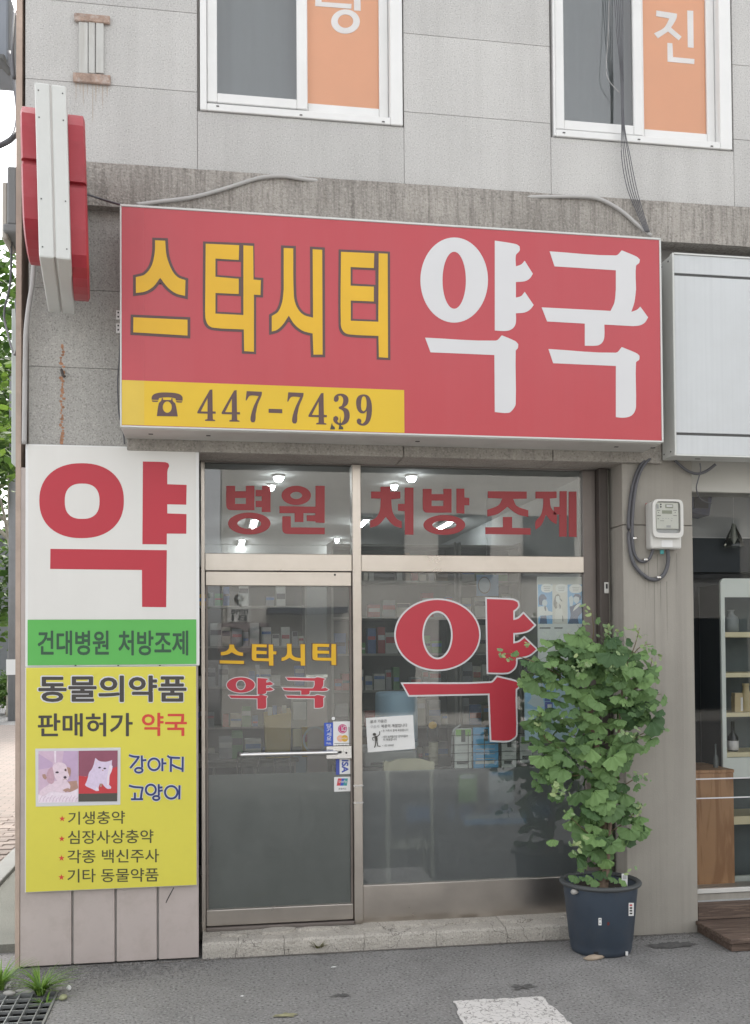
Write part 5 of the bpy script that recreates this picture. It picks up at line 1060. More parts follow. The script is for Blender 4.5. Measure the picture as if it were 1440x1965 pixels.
gk = thing('ginkgo_tree', 'young ginkgo with fan shaped green leaves growing in the dark blue pot', 'tree', (pcx, pcy, rimz-.045))
bark = M('ginkgo_bark', (.19, .135, .10), .9, var=.25, vscale=14, bump=.5, bscale=50); twig_m = M('ginkgo_twig', (.17, .13, .075), .8, var=.2)
gy_ = pcy
tp = [W(1158, 1694, gy_), W(1160, 1650, gy_+.01), W(1163, 1590, gy_+.01), W(1158, 1520, gy_), W(1146, 1440, gy_), W(1138, 1390, gy_), W(1132, 1340, gy_), W(1128, 1290, gy_), W(1135, 1240, gy_)]
tp[0].z = rimz-.06
tube('trunk', tp, [.030, .006], bark, gk, 10)
tube('stem', [W(1166, 1692, gy_-.02), W(1170, 1600, gy_-.03), W(1178, 1520, gy_-.03), W(1186, 1440, gy_-.04), W(1190, 1380, gy_-.03), W(1196, 1300, gy_-.02), W(1190, 1235, gy_)], [.012, .004], bark, gk, 8)
blobs = [(1130, 1275, 118, 62), (1085, 1262, 74, 50), (1150, 1240, 70, 40), (1205, 1290, 58, 66), (1072, 1385, 52, 50), (1195, 1372, 72, 48), (1045, 1295, 46, 36), (1225, 1345, 46, 40), (1078, 1440, 68, 40), (1190, 1420, 72, 44), (1085, 1492, 66, 34), (1172, 1480, 56, 44), (1205, 1520, 26, 30), (1135, 1560, 56, 30), (1150, 1600, 50, 34), (1115, 1648, 34, 28), (1215, 1580, 30, 42), (1150, 1645, 24, 28), (1150, 1345, 62, 46), (1150, 1530, 46, 36), (1142, 1430, 50, 46)]
def leaf_mesh(seed):
    rl = random.Random(seed); vs, fs = [], []; cols = 15; half = rad(rl.uniform(64, 88)); notch = rl.choice((.1, .3, .5, .22)); cup = rl.uniform(.02, .22); fold = rl.uniform(-.15, .15)
    for j, rr in enumerate((.10, .45, .78, 1.0)):
        for i in range(cols):
            a = -half+2*half*i/(cols-1); q = abs(i-(cols-1)/2)/((cols-1)/2); R_ = rr
            if j == 3: R_ *= 1-.14*q**3+.06*math.sin(i*2.6+seed)
            if j >= 2 and abs(q) < .12: R_ *= 1-notch*(1 if j == 3 else .25)
            x, y = R_*math.sin(a)*1.0, -R_*math.cos(a); z = -cup*R_*R_+fold*abs(x)*.6+.085*R_*math.sin(i*1.9+seed*2)
            vs.append((x, y, z))
    for j in range(3):
        for i in range(cols-1): a = j*cols+i; fs.append((a, a+1, a+cols+1, a+cols))
    b_ = len(vs); vs += [(-.012, .0, 0), (.012, 0, 0), (0, .0, .02), (-.010, .55, .12), (.010, .55, .12), (0, .55, .14)]
    fs += [(b_, b_+1, b_+4, b_+3), (b_+1, b_+2, b_+5, b_+4), (b_+2, b_, b_+3, b_+5)]
    fs.append(tuple(range(cols)))
    return vs, fs
lm = leaf_mat('ginkgo_leaf', (.122, .25, .10), .28, .5); lm_y = leaf_mat('ginkgo_leaf_young', (.26, .40, .20), .3, .2)
LV = [leaf_mesh(k) for k in range(8)]; LM = []
for vs, fs in LV:
    me = bpy.data.meshes.new('leaf'); me.from_pydata(vs, [], fs); me.materials.append(lm)
    for p in me.polygons: p.use_smooth = True
    LM.append(me)
GT = Matrix.Translation(-gk.location)
rl = random.Random(9); camd = Vector((.1, -1, .15)).normalized(); placed = []
def frame(n_, down):
    n_ = n_.normalized(); y_ = (-down+n_*down.dot(n_)); y_.normalize(); x_ = y_.cross(n_).normalized(); return Matrix((x_, y_, n_)).transposed()
def sample(ulo, uhi, front):
    c = rl.choices(blobs, [b_[2]*b_[3] for b_ in blobs])[0]
    while True:
        d = Vector((rl.gauss(0, 1), rl.gauss(0, 1), rl.gauss(0, 1))).normalized()
        if d.y < front: break
    u = rl.uniform(ulo, uhi); p = W(c[0], c[1], gy_); mpp = 5.6/1923; r_y = min(.24, (c[2]+c[3])/2*mpp*1.15)
    return p+Vector((d.x*c[2]*mpp*u, d.y*r_y*u, d.z*c[3]*mpp*u)), d
cnt = 0; tries = 0
while cnt < 280 and tries < 9000:
    tries += 1; p, d = sample(.62, 1.02, .25)
    if p.y > .14 and p.x < xP0: continue
    if p.y > -.05 and p.x > xP0-.05: continue
    if any((p-q).length < .042 for q in placed): continue
    placed.append(p); n_ = d*.5+Vector((0, 0, .45))+camd*.95+Vector((rl.gauss(0, .38), rl.gauss(0, .38), rl.gauss(0, .38)))
    down = Vector((d.x*.5, d.y*.3, -1.0))+Vector((rl.gauss(0, .45), rl.gauss(0, .35), rl.gauss(0, .35)))
    s = rl.choices((rl.uniform(.032, .055), rl.uniform(.055, .078), rl.uniform(.078, .104)), (4, 5, 3))[0]
    o = bpy.data.objects.new('leaf', LM[cnt % 8]); COL.objects.link(o); o.parent = gk; o.matrix_parent_inverse = GT
    R3 = frame(n_, down); o.matrix_basis = Matrix.Translation(p) @ R3.to_4x4() @ Matrix.Diagonal((s*rl.uniform(.9, 1.15), s*rl.uniform(.8, 1), s, 1)); cnt += 1
def leaf_cloud(name, items, mat):
    vs, fs = [], []
    for (p, R3, s, k_) in items:
        b_ = len(vs); vv, ff = LV[k_]; vs += [p+R3 @ (Vector(v_)*s) for v_ in vv]; fs += [tuple(b_+i for i in f) for f in ff]
    o = mk(name, vs, fs, mat, gk, True, False); o['kind'] = 'stuff'; return o
it = []
for k in range(230):
    p, d = sample(.15, .72, .9)
    if p.y > .12 or (p.y > -.07 and p.x > xP0-.06): continue
    it.append((p, frame(d*.4+Vector((0, 0, .6))+camd*.4+Vector((rl.gauss(0, .5), rl.gauss(0, .5), rl.gauss(0, .5))), Vector((rl.gauss(0, .5), rl.gauss(0, .4), -1))), rl.uniform(.045, .07), k % 8))
leaf_cloud('inner_leaves', it, lm)
it = []
tips = [(966, 1256, 5), (985, 1262, 4), (1132, 1168, 4), (1122, 1195, 3), (1170, 1208, 8), (1165, 1222, 6), (1222, 1204, 5), (1236, 1222, 4), (1245, 1242, 6), (1252, 1262, 5), (1262, 1400, 5), (1228, 1482, 7), (1232, 1496, 5), (1226, 1548, 6), (1212, 1560, 5), (1024, 1372, 4), (1030, 1392, 3), (1118, 1270, 9), (1108, 1278, 8), (1180, 1285, 7), (1195, 1262, 7), (1195, 1405, 9), (1215, 1412, 8), (1070, 1512, 9), (1076, 1525, 8), (1108, 1618, 6), (1112, 1630, 4), (1090, 1562, 3), (1200, 1668, 3), (1006, 1240, 3)]
for (px, py, n) in tips:
    for k in range(n):
        p = W(px+rl.gauss(0, 9), py+rl.gauss(0, 7), gy_-.17-rl.random()*.05) if 1060 < px < 1210 and py > 1230 else W(px+rl.gauss(0, 8), py+rl.gauss(0, 6), gy_-.05+rl.gauss(0, .02))
        if p.y > -.03 and p.x > xP0-.05: p.y = -.06
        it.append((p, frame(camd+Vector((rl.gauss(0, .6), rl.gauss(0, .4), .5+rl.gauss(0, .5))), Vector((rl.gauss(0, .8), rl.gauss(0, .4), -.7))), rl.uniform(.012, .026), rl.randrange(8)))
leaf_cloud('young_leaves', it, lm_y)
it = []
for (px, py) in ((1024, 1362), (1042, 1384), (1022, 1395), (1044, 1362), (1272, 1338), (1250, 1250), (1262, 1300), (985, 1252), (1012, 1268), (1146, 1185), (1112, 1205), (1262, 1395), (1240, 1410), (1060, 1610), (1086, 1560), (1216, 1550), (1200, 1690), (1120, 1683), (1140, 1686), (1105, 1680), (1178, 1684)):
    p = W(px, py, gy_-.06); it.append((p, frame(camd+Vector((rl.gauss(0, .4), 0, .4+rl.gauss(0, .3))), Vector((rl.gauss(0, .7), 0, -.8))), rl.uniform(.035, .055), rl.randrange(8)))
leaf_cloud('edge_leaves', it, lm)
for (a, pts) in enumerate([[(1130, 1340), (1080, 1300), (1020, 1268), (972, 1254)], [(1128, 1290), (1115, 1240), (1090, 1215)], [(1135, 1240), (1140, 1210), (1135, 1172)], [(1190, 1300), (1215, 1250), (1228, 1205)], [(1192, 1290), (1225, 1245), (1250, 1236)], [(1196, 1330), (1240, 1310), (1252, 1262)], [(1186, 1440), (1230, 1410), (1266, 1394)], [(1140, 1430), (1080, 1400), (1026, 1368)], [(1150, 1480), (1090, 1490), (1050, 1480)], [(1178, 1520), (1210, 1500), (1230, 1488)], [(1165, 1600), (1205, 1575), (1228, 1545)], [(1162, 1620), (1130, 1600), (1088, 1562)], [(1190, 1370), (1230, 1340), (1270, 1332)], [(1164, 1300), (1168, 1250), (1168, 1212)], [(1040, 1400), (1050, 1420), (1080, 1440)]]):
    P_ = [W(p[0], p[1], gy_-.05*(i/len(pts))) for i, p in enumerate(pts)]; tube('branch', P_, [.0045, .0018], twig_m, gk, 6, 4)

# ------------------------------------------------------------------ pharmacy interior seen through the glass
IN = node('pharmacy_room', BLD)
wallp = M('interior_wall', (.36, .36, .35), .85, var=.04); floorp = M('interior_floor', (.22, .20, .18), .5, var=.1); ceil_m = M('interior_ceiling', (.55, .55, .54), .85, var=.03)
ix0, ix1 = XL+.21, xP0+.095
box('floor', ix0, ix1, .31, 7.99, .02, .125, floorp, IN); box('ceiling', ix0, ix1, .31, 7.99, 2.96, 3.1, ceil_m, IN); box('inner_wall', ix0, ix1, 5.6, 5.7, .13, 2.955, wallp, IN)
lamp_m = bpy.data.materials.new('lit_tube'); lamp_m.use_nodes = True; t = lamp_m.node_tree; t.nodes.clear(); e_ = nd(t, 'ShaderNodeEmission'); e_.inputs[0].default_value = (.93, .97, 1, 1); e_.inputs[1].default_value = 13; oo = nd(t, 'ShaderNodeOutputMaterial'); t.links.new(e_.outputs[0], oo.inputs[0])
def Cz(px, py, z): return G(px, py, z)
for i, (px, py) in enumerate(((535, 914), (521, 931), (790, 914), (757, 930), (465, 1036), (647, 1034))):
    v = Cz(px, py, 2.95); o = thing('ceiling_light', 'round lit ceiling lamp, number by place: '+str(i), 'ceiling lamp', v, 'round lamps on the pharmacy ceiling')
    o['label'] = ('round lit ceiling lamp at the top centre of the left transom pane', 'round lit ceiling lamp just below the top one in the left transom pane', 'round lit ceiling lamp at the top of the right transom pane', 'round lit ceiling lamp above the first syllable of the right transom pane', 'round lit ceiling lamp low at the left of the transom', 'round lit ceiling lamp low beside the mullion')[i]
    r_ = .036 if i in (0, 2) else .026
    lathe('lamp_rim', [(r_*1.15, 2.955), (r_*1.15, 2.945), (r_, 2.944)], v.x, v.y, pvc, o, 20); lathe('lamp_globe', [(r_, 2.944), (r_*.85, 2.925), (r_*.5, 2.912), (.001, 2.908)], v.x, v.y, lamp_m, o, 20)
for i, (px, py) in enumerate(((487, 1006), (463, 1047), (642, 1049), (632, 1057), (696, 1006), (852, 1010))):
    v = Cz(px, py, 2.93); o = thing('tube_light', '', 'ceiling lamp', v, 'lit tube lamps on the pharmacy ceiling')
    o['label'] = ('lit fluorescent tube under the first syllable of the left transom', 'lit fluorescent tube at the lower left of the transom', 'lit fluorescent tube low right in the left transom pane', 'farther lit fluorescent tube low right in the left transom pane', 'lit fluorescent tube just right of the mullion in the transom', 'lit fluorescent tube under the second syllable of the right transom')[i]
    box('housing', v.x-.04, v.x+.04, v.y-.30, v.y+.30, 2.935, 2.958, pvc, o, .004); tube('tube', [Vector((v.x, v.y-.28, 2.922)), Vector((v.x, v.y+.28, 2.922))], .010, lamp_m, o, 10, 1)
shelf_m = M('shelf_grey', (.30, .29, .27), .6, var=.06); sback = M('shelf_backing', (.13, .13, .13), .7)
BC = [((.55, .55, .53), 'white'), ((.50, .47, .40), 'cream'), ((.35, .06, .06), 'red'), ((.08, .15, .36), 'blue'), ((.12, .28, .12), 'green'), ((.50, .34, .06), 'yellow'), ((.22, .15, .10), 'brown'), ((.30, .31, .33), 'grey')]
bmats = [M('carton_'+n, c, .55, var=.1, vscale=20) for c, n in BC]
rb = random.Random(33)
band_ms = [M('carton_band_'+n, c, .55) for n, c in (('w', (.6, .6, .6)), ('d', (.06, .06, .08)), ('b', (.1, .2, .45)), ('r', (.42, .07, .08)))]
def nth(n): return str(n)+('th' if 10 < n % 100 < 14 else {1: 'st', 2: 'nd', 3: 'rd'}.get(n % 10, 'th'))
def shelf_unit(x0, x1, y0, y1, zs, label, fill, short):
    u = thing('shelf_unit', label, 'shelf', ((x0+x1)/2, (y0+y1)/2, .125))
    box('side_panel', x0, x0+.02, y0, y1, .127, zs[-1]+.02, shelf_m, u); box('side_panel', x1-.02, x1, y0, y1, .127, zs[-1]+.02, shelf_m, u)
    box('back_panel', x0+.021, x1-.021, y1-.012, y1, .128, zs[-1]+.018, sback, u)
    for z in zs: box('shelf_board', x0+.021, x1-.021, y0+.003, y1-.013, z-.018, z, shelf_m, u)
    for k in range(len(zs)-1):
        cn = 0; x = x0+.03; hmax = zs[k+1]-zs[k]-.03
        while x < x1-.06:
            w = rb.uniform(.035, .11); h = min(hmax, rb.uniform(.09, .24)); d = rb.uniform(.06, .12)
            if x+w > x1-.025: break
            if rb.random() < fill:
                ci = rb.choices(range(8), (5, 4, 2, 2, 1.5, 1, 1.5, 4))[0]; nm = BC[ci][1]
                o = box('medicine_box', x, x+w, y0+.012, y0+.012+d, zs[k]+.001, zs[k]+h, bmats[ci], None); cn += 1; tag(o, '%s carton, %s from the left, %s shelf up, %s' % (nm, nth(cn), nth(k+1), short), 'carton', 'cartons on the pharmacy shelves')
                z_ = zs[k]+h*rb.uniform(.3, .7); box('printed_band', x+.003, x+w-.003, y0+.0108, y0+.0118, z_, min(zs[k]+h-.005, z_+h*rb.uniform(.12, .3)), band_ms[rb.randrange(4)], o)
            x += w+rb.uniform(.003, .03)
shelf_unit(.95, 2.0, 2.3, 2.6, (.5, .82, 1.12, 1.42, 1.72, 2.02, 2.32, 2.62), 'grey shelf unit full of cartons behind the left half of the window', .9, 'left window shelf unit')
shelf_unit(2.02, 3.0 if ix1 > 3.0 else ix1-.02, 2.3, 2.6, (.5, .82, 1.12, 1.42, 1.72, 2.02, 2.32, 2.62), 'grey shelf unit full of cartons behind the right half of the window', .9, 'right window shelf unit')
shelf_unit(-.55, .93, 4.2, 4.5, (.6, 1.0, 1.4, 1.8, 2.2, 2.6), 'grey shelf unit at the back behind the door', .7, 'back shelf unit behind door')
ct = thing('service_counter', 'dark service counter behind the shop window', 'counter', (1.9, .95, .125)); dkc = M('counter_dark', (.05, .055, .06), .5, var=.1)
ctx0, ctx1 = .82, ix1-.02
box('top', ctx0, ctx1, .70, 1.25, .945, .975, M('counter_top', (.20, .19, .18), .4), ct, .004); box('front', ctx0+.02, ctx1, .74, .76, .127, .944, dkc, ct); box('end_panel', ctx0+.02, ctx0+.04, .761, 1.22, .127, .944, dkc, ct); 
for i in range(4): box('poster_strip', 1.25+i*.28, 1.25+i*.28+.17, .735, .7395, .62, .72, M('counter_blue', (.06, .20, .42), .5), ct)
# beige chair back pressed against the glass, behind the frosted film
be = M('beige_plastic', (.50, .46, .34), .5, var=.04); ch = thing('beige_chair', 'beige chair with a curved top rail pressed against the window', 'chair', (W(786, 1690, .38).x, .5, .125)); cy0 = .36
a0, a1, bz0, bz1 = R4((737, 1456, 834, 1480), cy0)
cut('back_rail', [[[(a0, bz0), (a0, bz1-.025), (a0+.012, bz1-.008), (a0+.03, bz1-.018), (a0+.09, bz1-.003), ((a0+a1)/2, bz1), (a1-.09, bz1-.003), (a1-.03, bz1-.02), (a1-.008, bz1-.02), (a1, bz1-.035), (a1, bz0)]]], cy0, .03, be, ch)
for (x, w) in ((a0+.02, .03), (a1-.02, .022)):
    box('back_post', x-w/2, x+w/2, cy0+.002, cy0+.028, .127, bz0-.001, be, ch, .004)
    box('front_post', x-w/2, x+w/2, cy0+.29, cy0+.315, .127, .5, be, ch, .004)
box('seat', a0+.005, a1-.005, cy0+.03, cy0+.33, .5, .53, be, ch, .01, 2)
o = thing('grey_printer', 'grey desk printer on the counter under the pale blue tub', 'printer', (W(755, 1470, .74).x, .85, .975)); x0, x1, z0, z1 = R4((700, 1442, 800, 1474), .74); box('case', x0, x1, .74, 1.05, .976, z1, meter_g, o, .01, 2); box('paper_slot', x0+.04, x1-.04, .736, .7395, .99, 1.005, black_r, o)
z1p = z1
o = thing('blue_tub', 'pale blue plastic tub behind the paper notice', 'tub', (W(769, 1440, .8).x, .9, z1p)); x0, x1, z0, z1 = R4((727, 1329, 810, 1440), .78); cxx = (x0+x1)/2; rr = (x1-x0)/2; bl_m = M('pale_blue_plastic', (.52, .74, .95), .5, var=.04)
lathe('tub_body', [(rr*.9, z1p+.001), (rr, z1p+.02), (rr*.98, z1-.03), (rr*.94, z1-.006), (rr*.8, z1), (.001, z1+.002)], cxx, .78+rr, bl_m, o, 28); lathe('tub_band', [(rr*1.004, z1p+.05), (rr*1.004, z1p+.07)], cxx, .78+rr, M('tub_band', (.14, .27, .48), .5), o, 28)
o = thing('cup_dispenser', 'cream paper cup tube with a clear dome and yellow tag on the counter', 'dispenser', W(835, 1478, .72)); x0, x1, z0, z1 = R4((825, 1426, 843, 1476), .72); cxx = (x0+x1)/2; rr = (x1-x0)/2; crm2 = M('cream_cups', (.56, .52, .40), .6)
lathe('cup_tube', [(rr, .977), (rr, z1), (rr*.9, z1+.004), (.001, z1+.004)], cxx, .72+rr, crm2, o, 20)
for k in range(6): z_ = .985+(z1-.985)*k/6; lathe('cup_ring', [(rr*1.03, z_), (rr*1.06, z_+.004), (rr*1.03, z_+.008)], cxx, .72+rr, crm2, o, 20)
lathe('clear_dome', [(rr*1.25, z1+.006), (rr*1.4, z1+.06), (rr*1.1, z1+.12), (rr*.3, z1+.15)], cxx, .72+rr, glass_mat('dome_glass', 1.5, (.85, .85, .83), .08), o, 18); v = W(831, 1392, .71); cut('yellow_tag', [[ell(v.x, v.z, .028, .024, 20)]], .715, .003, yel_v, o)
# wire rack with mask packets
wr = thing('wire_rack', 'black wire rack holding mask packets inside the window', 'rack', W(955, 1478, .40)); ry = .37
for px in range(868, 1060, 31): tube('upright_wire', [W(px, 1405, ry), W(px, 1476, ry)], .0022, black_r, wr, 6, 1)
for py in (1410, 1428, 1444, 1460, 1475): tube('cross_wire', [W(866, py+2, ry-.004), W(1075, py-5, ry-.004)], .0022, black_r, wr, 6, 1)
tube('rack_arm', [W(868, 1476, ry+.01), W(868, 1420, ry+.01), W(871, 1402, ry+.01), W(885, 1391, ry+.01)], .006, meter_g, wr, 8)
box('rack_base', W(866, 1470, ry).x, W(1075, 1470, ry).x, ry-.02, ry+.22, W(960, 1480, ry).z-.03, W(960, 1480, ry).z, dkc, wr)
for px in (880, 1065): x = W(px, 1476, ry).x; box('rack_leg', x-.012, x+.012, ry+.05, ry+.08, .127, W(960, 1480, ry).z-.031, dkc, wr)
gr_m = M('packet_green', (.20, .42, .08), .45); bl_p = M('packet_blue', (.08, .34, .62), .4, var=.1, vscale=9); wh_p = M('packet_white', (.55, .57, .55), .45, var=.05, vscale=9)
for i, (r, m1, m2, lab) in enumerate((((873, 1398, 906, 1475), wh_p, gr_m, 'white mask packet with a green top in the wire rack'), ((909, 1396, 957, 1474), bl_p, bl_p, 'bright blue mask packet in the wire rack'), ((964, 1408, 992, 1474), wh_p, meter_g, 'white mask packet right of the blue one in the wire rack'), ((999, 1412, 1042, 1464), wh_p, gr_m, 'wide pale packet at the right end of the wire rack'))):
    o = thing('mask_packet', lab, 'packet', W((r[0]+r[2])/2, r[3], ry+.02), 'mask packets in the wire rack'); y_ = ry+.012+.004*i; zb2 = W(960, 1480, ry).z+.001
    x0, x1, z0, z1 = R4(r, y_); box('sleeve', x0, x1, y_, y_+.014, max(z0, zb2), z1, m1, o, .003)
    pbox('header_card', (r[0]+2, r[1]+2, r[2]-2, r[1]+15), y_-.0012, y_-.0001, m2, o); pbox('hanging_slot', ((r[0]+r[2])/2-4, r[1]+3, (r[0]+r[2])/2+4, r[1]+26), y_-.0025, y_-.0013, dkc, o)
    for k in range(4): yq = r[1]+32+k*9; pbox('print_line', (r[0]+5, yq, r[2]-7, yq+1.6), y_-.0012, y_-.0001, meter_g, o)
    pbox('print_panel', (r[0]+4, r[3]-14, r[2]-8, r[3]-8), y_-.0012, y_-.0001, dkc if i != 1 else wh_p, o)
o = thing('blue_card', 'square blue card with a white circle hanging on the shelves', 'card', W(935, 1143, 1.7)); pbox('sheet', (915, 1103, 957, 1144), 1.7, 1.702, M('card_blue', (.13, .30, .52), .5), o); v = W(930, 1123, 1.698); cut('ring', [[ell(v.x, v.z, .05, .065, 28), ell(v.x, v.z, .045, .058, 28)]], 1.697, .001, dk_print, o); cut('disc', [[ell(v.x, v.z, .044, .057, 28)]], 1.6985, .001, pale_b, o)
tube('hanging_string', [W(935, 1103, 1.701), Vector((W(935, 1103, 1.701).x, 1.701, 2.95))], .001, pvc, o, 4, 1)
# shelf of packets hanging lower, only a blur through the film
for i, (r, m_, lab) in enumerate((((880, 1486, 915, 1540), gr_m, 'green packet blurred behind the film under the wire rack'), ((938, 1480, 985, 1540), wh_p, 'pale blue packet blurred behind the film under the wire rack'), ((890, 1562, 1010, 1582), bl_p, 'bright blue strip of packets blurred low behind the film'))):
    y_ = ry-.03; o = thing('hanging_packet', lab, 'packet', W((r[0]+r[2])/2, r[3], y_)); pbox('sleeve', r, y_, y_+.012, m_, o, .003); cx_ = W((r[0]+r[2])/2, r[1], y_); tube('hook', [Vector((cx_.x, y_+.006, cx_.z-.01)), Vector((cx_.x, y_+.006, cx_.z+.01)), Vector((cx_.x, ry-.02, W(960, 1480, ry).z-.015))], .003, chrome, o, 6, 1); pbox('header_card', (r[0]+3, r[1]+1, r[2]-3, r[1]+8), y_-.001, y_-.0001, wh_p if m_ is not wh_p else bl_p, o)
# things behind the door
o = thing('standing_banner', 'pale pink roll-up banner standing behind the right side of the door', 'banner', (W(612, 1500, 1.5).x, 1.5, .125)); x0, x1, z0, z1 = R4((590, 1300, 628, 1480), 1.5); box('sheet', x0, x1, 1.5, 1.503, .2, z1, M('banner_pink', (.40, .33, .31), .6, var=.06), o); box('base', x0-.03, x1+.03, 1.44, 1.57, .127, .199, meter_g, o, .01); v = W(605, 1420, 1.499); cut('emblem', [[ell(v.x, v.z, .09, .1, 30), ell(v.x, v.z, .075, .085, 30)]], 1.4985, .001, meter_g, o)
box('top_rail', x0-.005, x1+.005, 1.497, 1.506, z1+.0005, z1+.02, chrome, o)
o = thing('grey_stand', 'grey leaflet stand next to the pink banner behind the door', 'stand', (W(578, 1500, 1.7).x, 1.75, .125)); x0, x1, z0, z1 = R4((560, 1335, 590, 1490), 1.7); box('post', x0, x1, 1.72, 1.76, .127, z1, M('stand_grey', (.33, .34, .31), .6), o, .006)
for k in range(3): box('leaflet_pocket', x0+.01, x1-.01, 1.69, 1.719, z1-.18-k*.2, z1-.05-k*.2, (paper, crm, pale_b)[k], o, .003)
sd = thing('side_counter', 'low glass fronted side counter behind the door', 'counter', (.35, 1.9, .125)); box('carcass', -.3, .6, 1.6, 2.1, .127, .93, shelf_m, sd, .004); box('top', -.32, .62, 1.58, 2.12, .931, .955, M('counter_top', (.20, .19, .18), .4), sd, .003); 
for k in range(3): box('front_panel', -.28+k*.295, -.28+k*.295+.275, 1.588, 1.599, .2, .9, dkc, sd, .003)
o = thing('yellow_carton', 'torn yellow cardboard display box on the counter behind the door', 'carton', W(530, 1400, 1.62)); x0, x1, z0, z1 = R4((510, 1376, 557, 1410), 1.62); z0 = .956; hexa('tray', [(x0, 1.62, z0), (x1, 1.62, z0), (x1, 1.75, z0), (x0, 1.75, z0), (x0-.01, 1.62, z1), (x1+.01, 1.62, z1+.03), (x1+.01, 1.75, z1+.06), (x0-.01, 1.75, z1+.03)], M('carton_ochre', (.48, .34, .08), .6, var=.1), o, .003)
for k in range(4): x = x0+.02+k*(x1-x0-.04)/4; box('packet', x, x+.03, 1.64, 1.70, z1-.0, z1+.07+.01*(k % 2), bmats[(k*3) % 8], o)
for i, (px, w, h, ci, lb) in enumerate(((420, .10, .16, 7, 'grey'), (445, .08, .2, 4, 'green'), (470, .12, .14, 0, 'white'), (580, .06, .22, 5, 'yellow'))):
    v = W(px, 1400, 1.66); o = box('medicine_box', v.x, v.x+w, 1.66, 1.76, .956, .956+h, bmats[ci], None, .003); tag(o, lb+' carton on the side counter behind the door', 'carton'); box('printed_band', v.x+.004, v.x+w-.004, 1.6585, 1.6597, .956+h*.5, .956+h*.75, band_ms[i], o)
st = thing('chrome_stand', 'chrome wire stand behind the door handle', 'stand', W(505, 1485, .9)); 
for px in (456, 463, 497, 527, 557): tube('upright_rod', [W(px, 1453, .9), Vector((W(px, 1453, .9).x, .9, .127))], .005, chrome, st, 8, 1)
tube('top_rod', [W(455, 1453, .9), W(558, 1450, .9)], .005, chrome, st, 8, 1)

# ------------------------------------------------------------------ weeds, gravel and litter by the corner
gr1 = leaf_mat('grass_blade', (.13, .27, .05), .3, .35)
def tuft(name, label, c, n, h, spread, seed, mat=None):
    r_ = random.Random(seed); vs, fs = [], []
    for k in range(n):
        a = r_.uniform(0, 2*math.pi); l = h*r_.uniform(.5, 1.1); w = r_.uniform(.003, .006); d = Vector((math.cos(a), math.sin(a), 0)); s_ = Vector((-d.y, d.x, 0)); o_ = Vector(c)+d*r_.uniform(0, .02); bend = r_.uniform(.4, 1.2)*spread; b_ = len(vs)
        for j in range(6):
            t_ = j/5; p = o_+d*bend*l*t_*t_*1.2+d*.02*t_+Vector((0, 0, l*(t_-.45*bend*t_*t_))); ww = w*(1-t_**2)+.0004; vs += [p-s_*ww, p+s_*ww]
        for j in range(5): fs.append((b_+2*j, b_+2*j+1, b_+2*j+3, b_+2*j+2))
    o = mk(name, vs, fs, mat or gr1, None, True, False); tag(o, label, 'grass'); return o
v = G(76, 1912); tuft('grass_clump', 'bright green grass clump growing at the back edge of the drain grating', (v.x, v.y+.02, 0), 110, .16, 1.0, 4)
v = G(8, 1900); tuft('grass_clump', 'grass clump at the far left beside the corner trim', (v.x-.02, v.y, 0), 90, .17, .8, 6)
v = G(84, 1924); tuft('grass_clump', 'single broad weed leaf hanging into the drain grating', (v.x+.01, v.y, -.02), 12, .07, 1.2, 8)
v = G(560, 1828); 
v = W(610, 1826, .0); tuft('moss_tuft', 'sparse green moss tuft on the front of the step under the door', (v.x, -.006, .03), 26, .05, .6, 12, leaf_mat('moss', (.13, .15, .06), .2, .3))
grav = M('gravel_stone', (.19, .185, .18), .9, var=.4, vscale=25)
vs, fs = [], []; rg = random.Random(17)
def stones(n, xa, xb, ya, yb, smin, smax, fn=None):
    k = 0
    while k < n:
        x, y = rg.uniform(xa, xb), rg.uniform(ya, yb)
        if gx0-.01 < x < gx1+.01 and gy0 < y < gy1: continue
        if fn and rg.random() > fn(x, y): continue
        s = rg.uniform(smin, smax); b_ = len(vs); R3 = Euler((rg.uniform(0, 6), rg.uniform(0, 6), rg.uniform(0, 6))).to_matrix()
        for q in ((1, 0, 0), (-1, 0, 0), (0, 1, 0), (0, -1, 0), (0, 0, .8), (0, 0, -.8)): vs.append(Vector((x, y, s*.35))+R3 @ Vector((q[0]*s*rg.uniform(.7, 1.2), q[1]*s*rg.uniform(.6, 1), q[2]*s*rg.uniform(.6, 1))))
        for f in ((0, 2, 4), (2, 1, 4), (1, 3, 4), (3, 0, 4), (2, 0, 5), (1, 2, 5), (3, 1, 5), (0, 3, 5)): fs.append(tuple(b_+i for i in f))
        k += 1
stones(2600, -1.15, .1, -.42, -.003, .003, .0075, lambda x, y: max(.05, 1+y*2.6-max(0, x+.5)*1.0))
stones(1500, -.2, 3.2, -1.3, -.01, .0015, .004)
stones(350, 2.5, 3.1, -.12, -.004, .003, .006)
tag(mk('gravel', vs, fs, grav, None, False, False), 'loose grey gravel along the foot of the wall', 'gravel', kind='stuff')
for (px, py, a, b_, lb, m_) in ((108, 1903, .03, .015, 'pale concrete lump at the back corner of the drain grating', peb_m), (50, 1908, .06, .016, 'long pale mortar lump along the back of the drain grating', peb_m), (18, 1912, .035, .018, 'pale mortar lump at the left back of the drain grating', peb_m), (121, 1920, .02, .026, 'mossy clod beside the right edge of the drain grating', M('mossy', (.25, .26, .15), .9, var=.3, vscale=30)), (132, 1902, .012, .009, 'small white stone right of the drain grating', paper)):
    v = G(px, py); pebble('rubble', (v.x, v.y+.01, .012), (a, b_, .014), m_, lb, 'rubble')
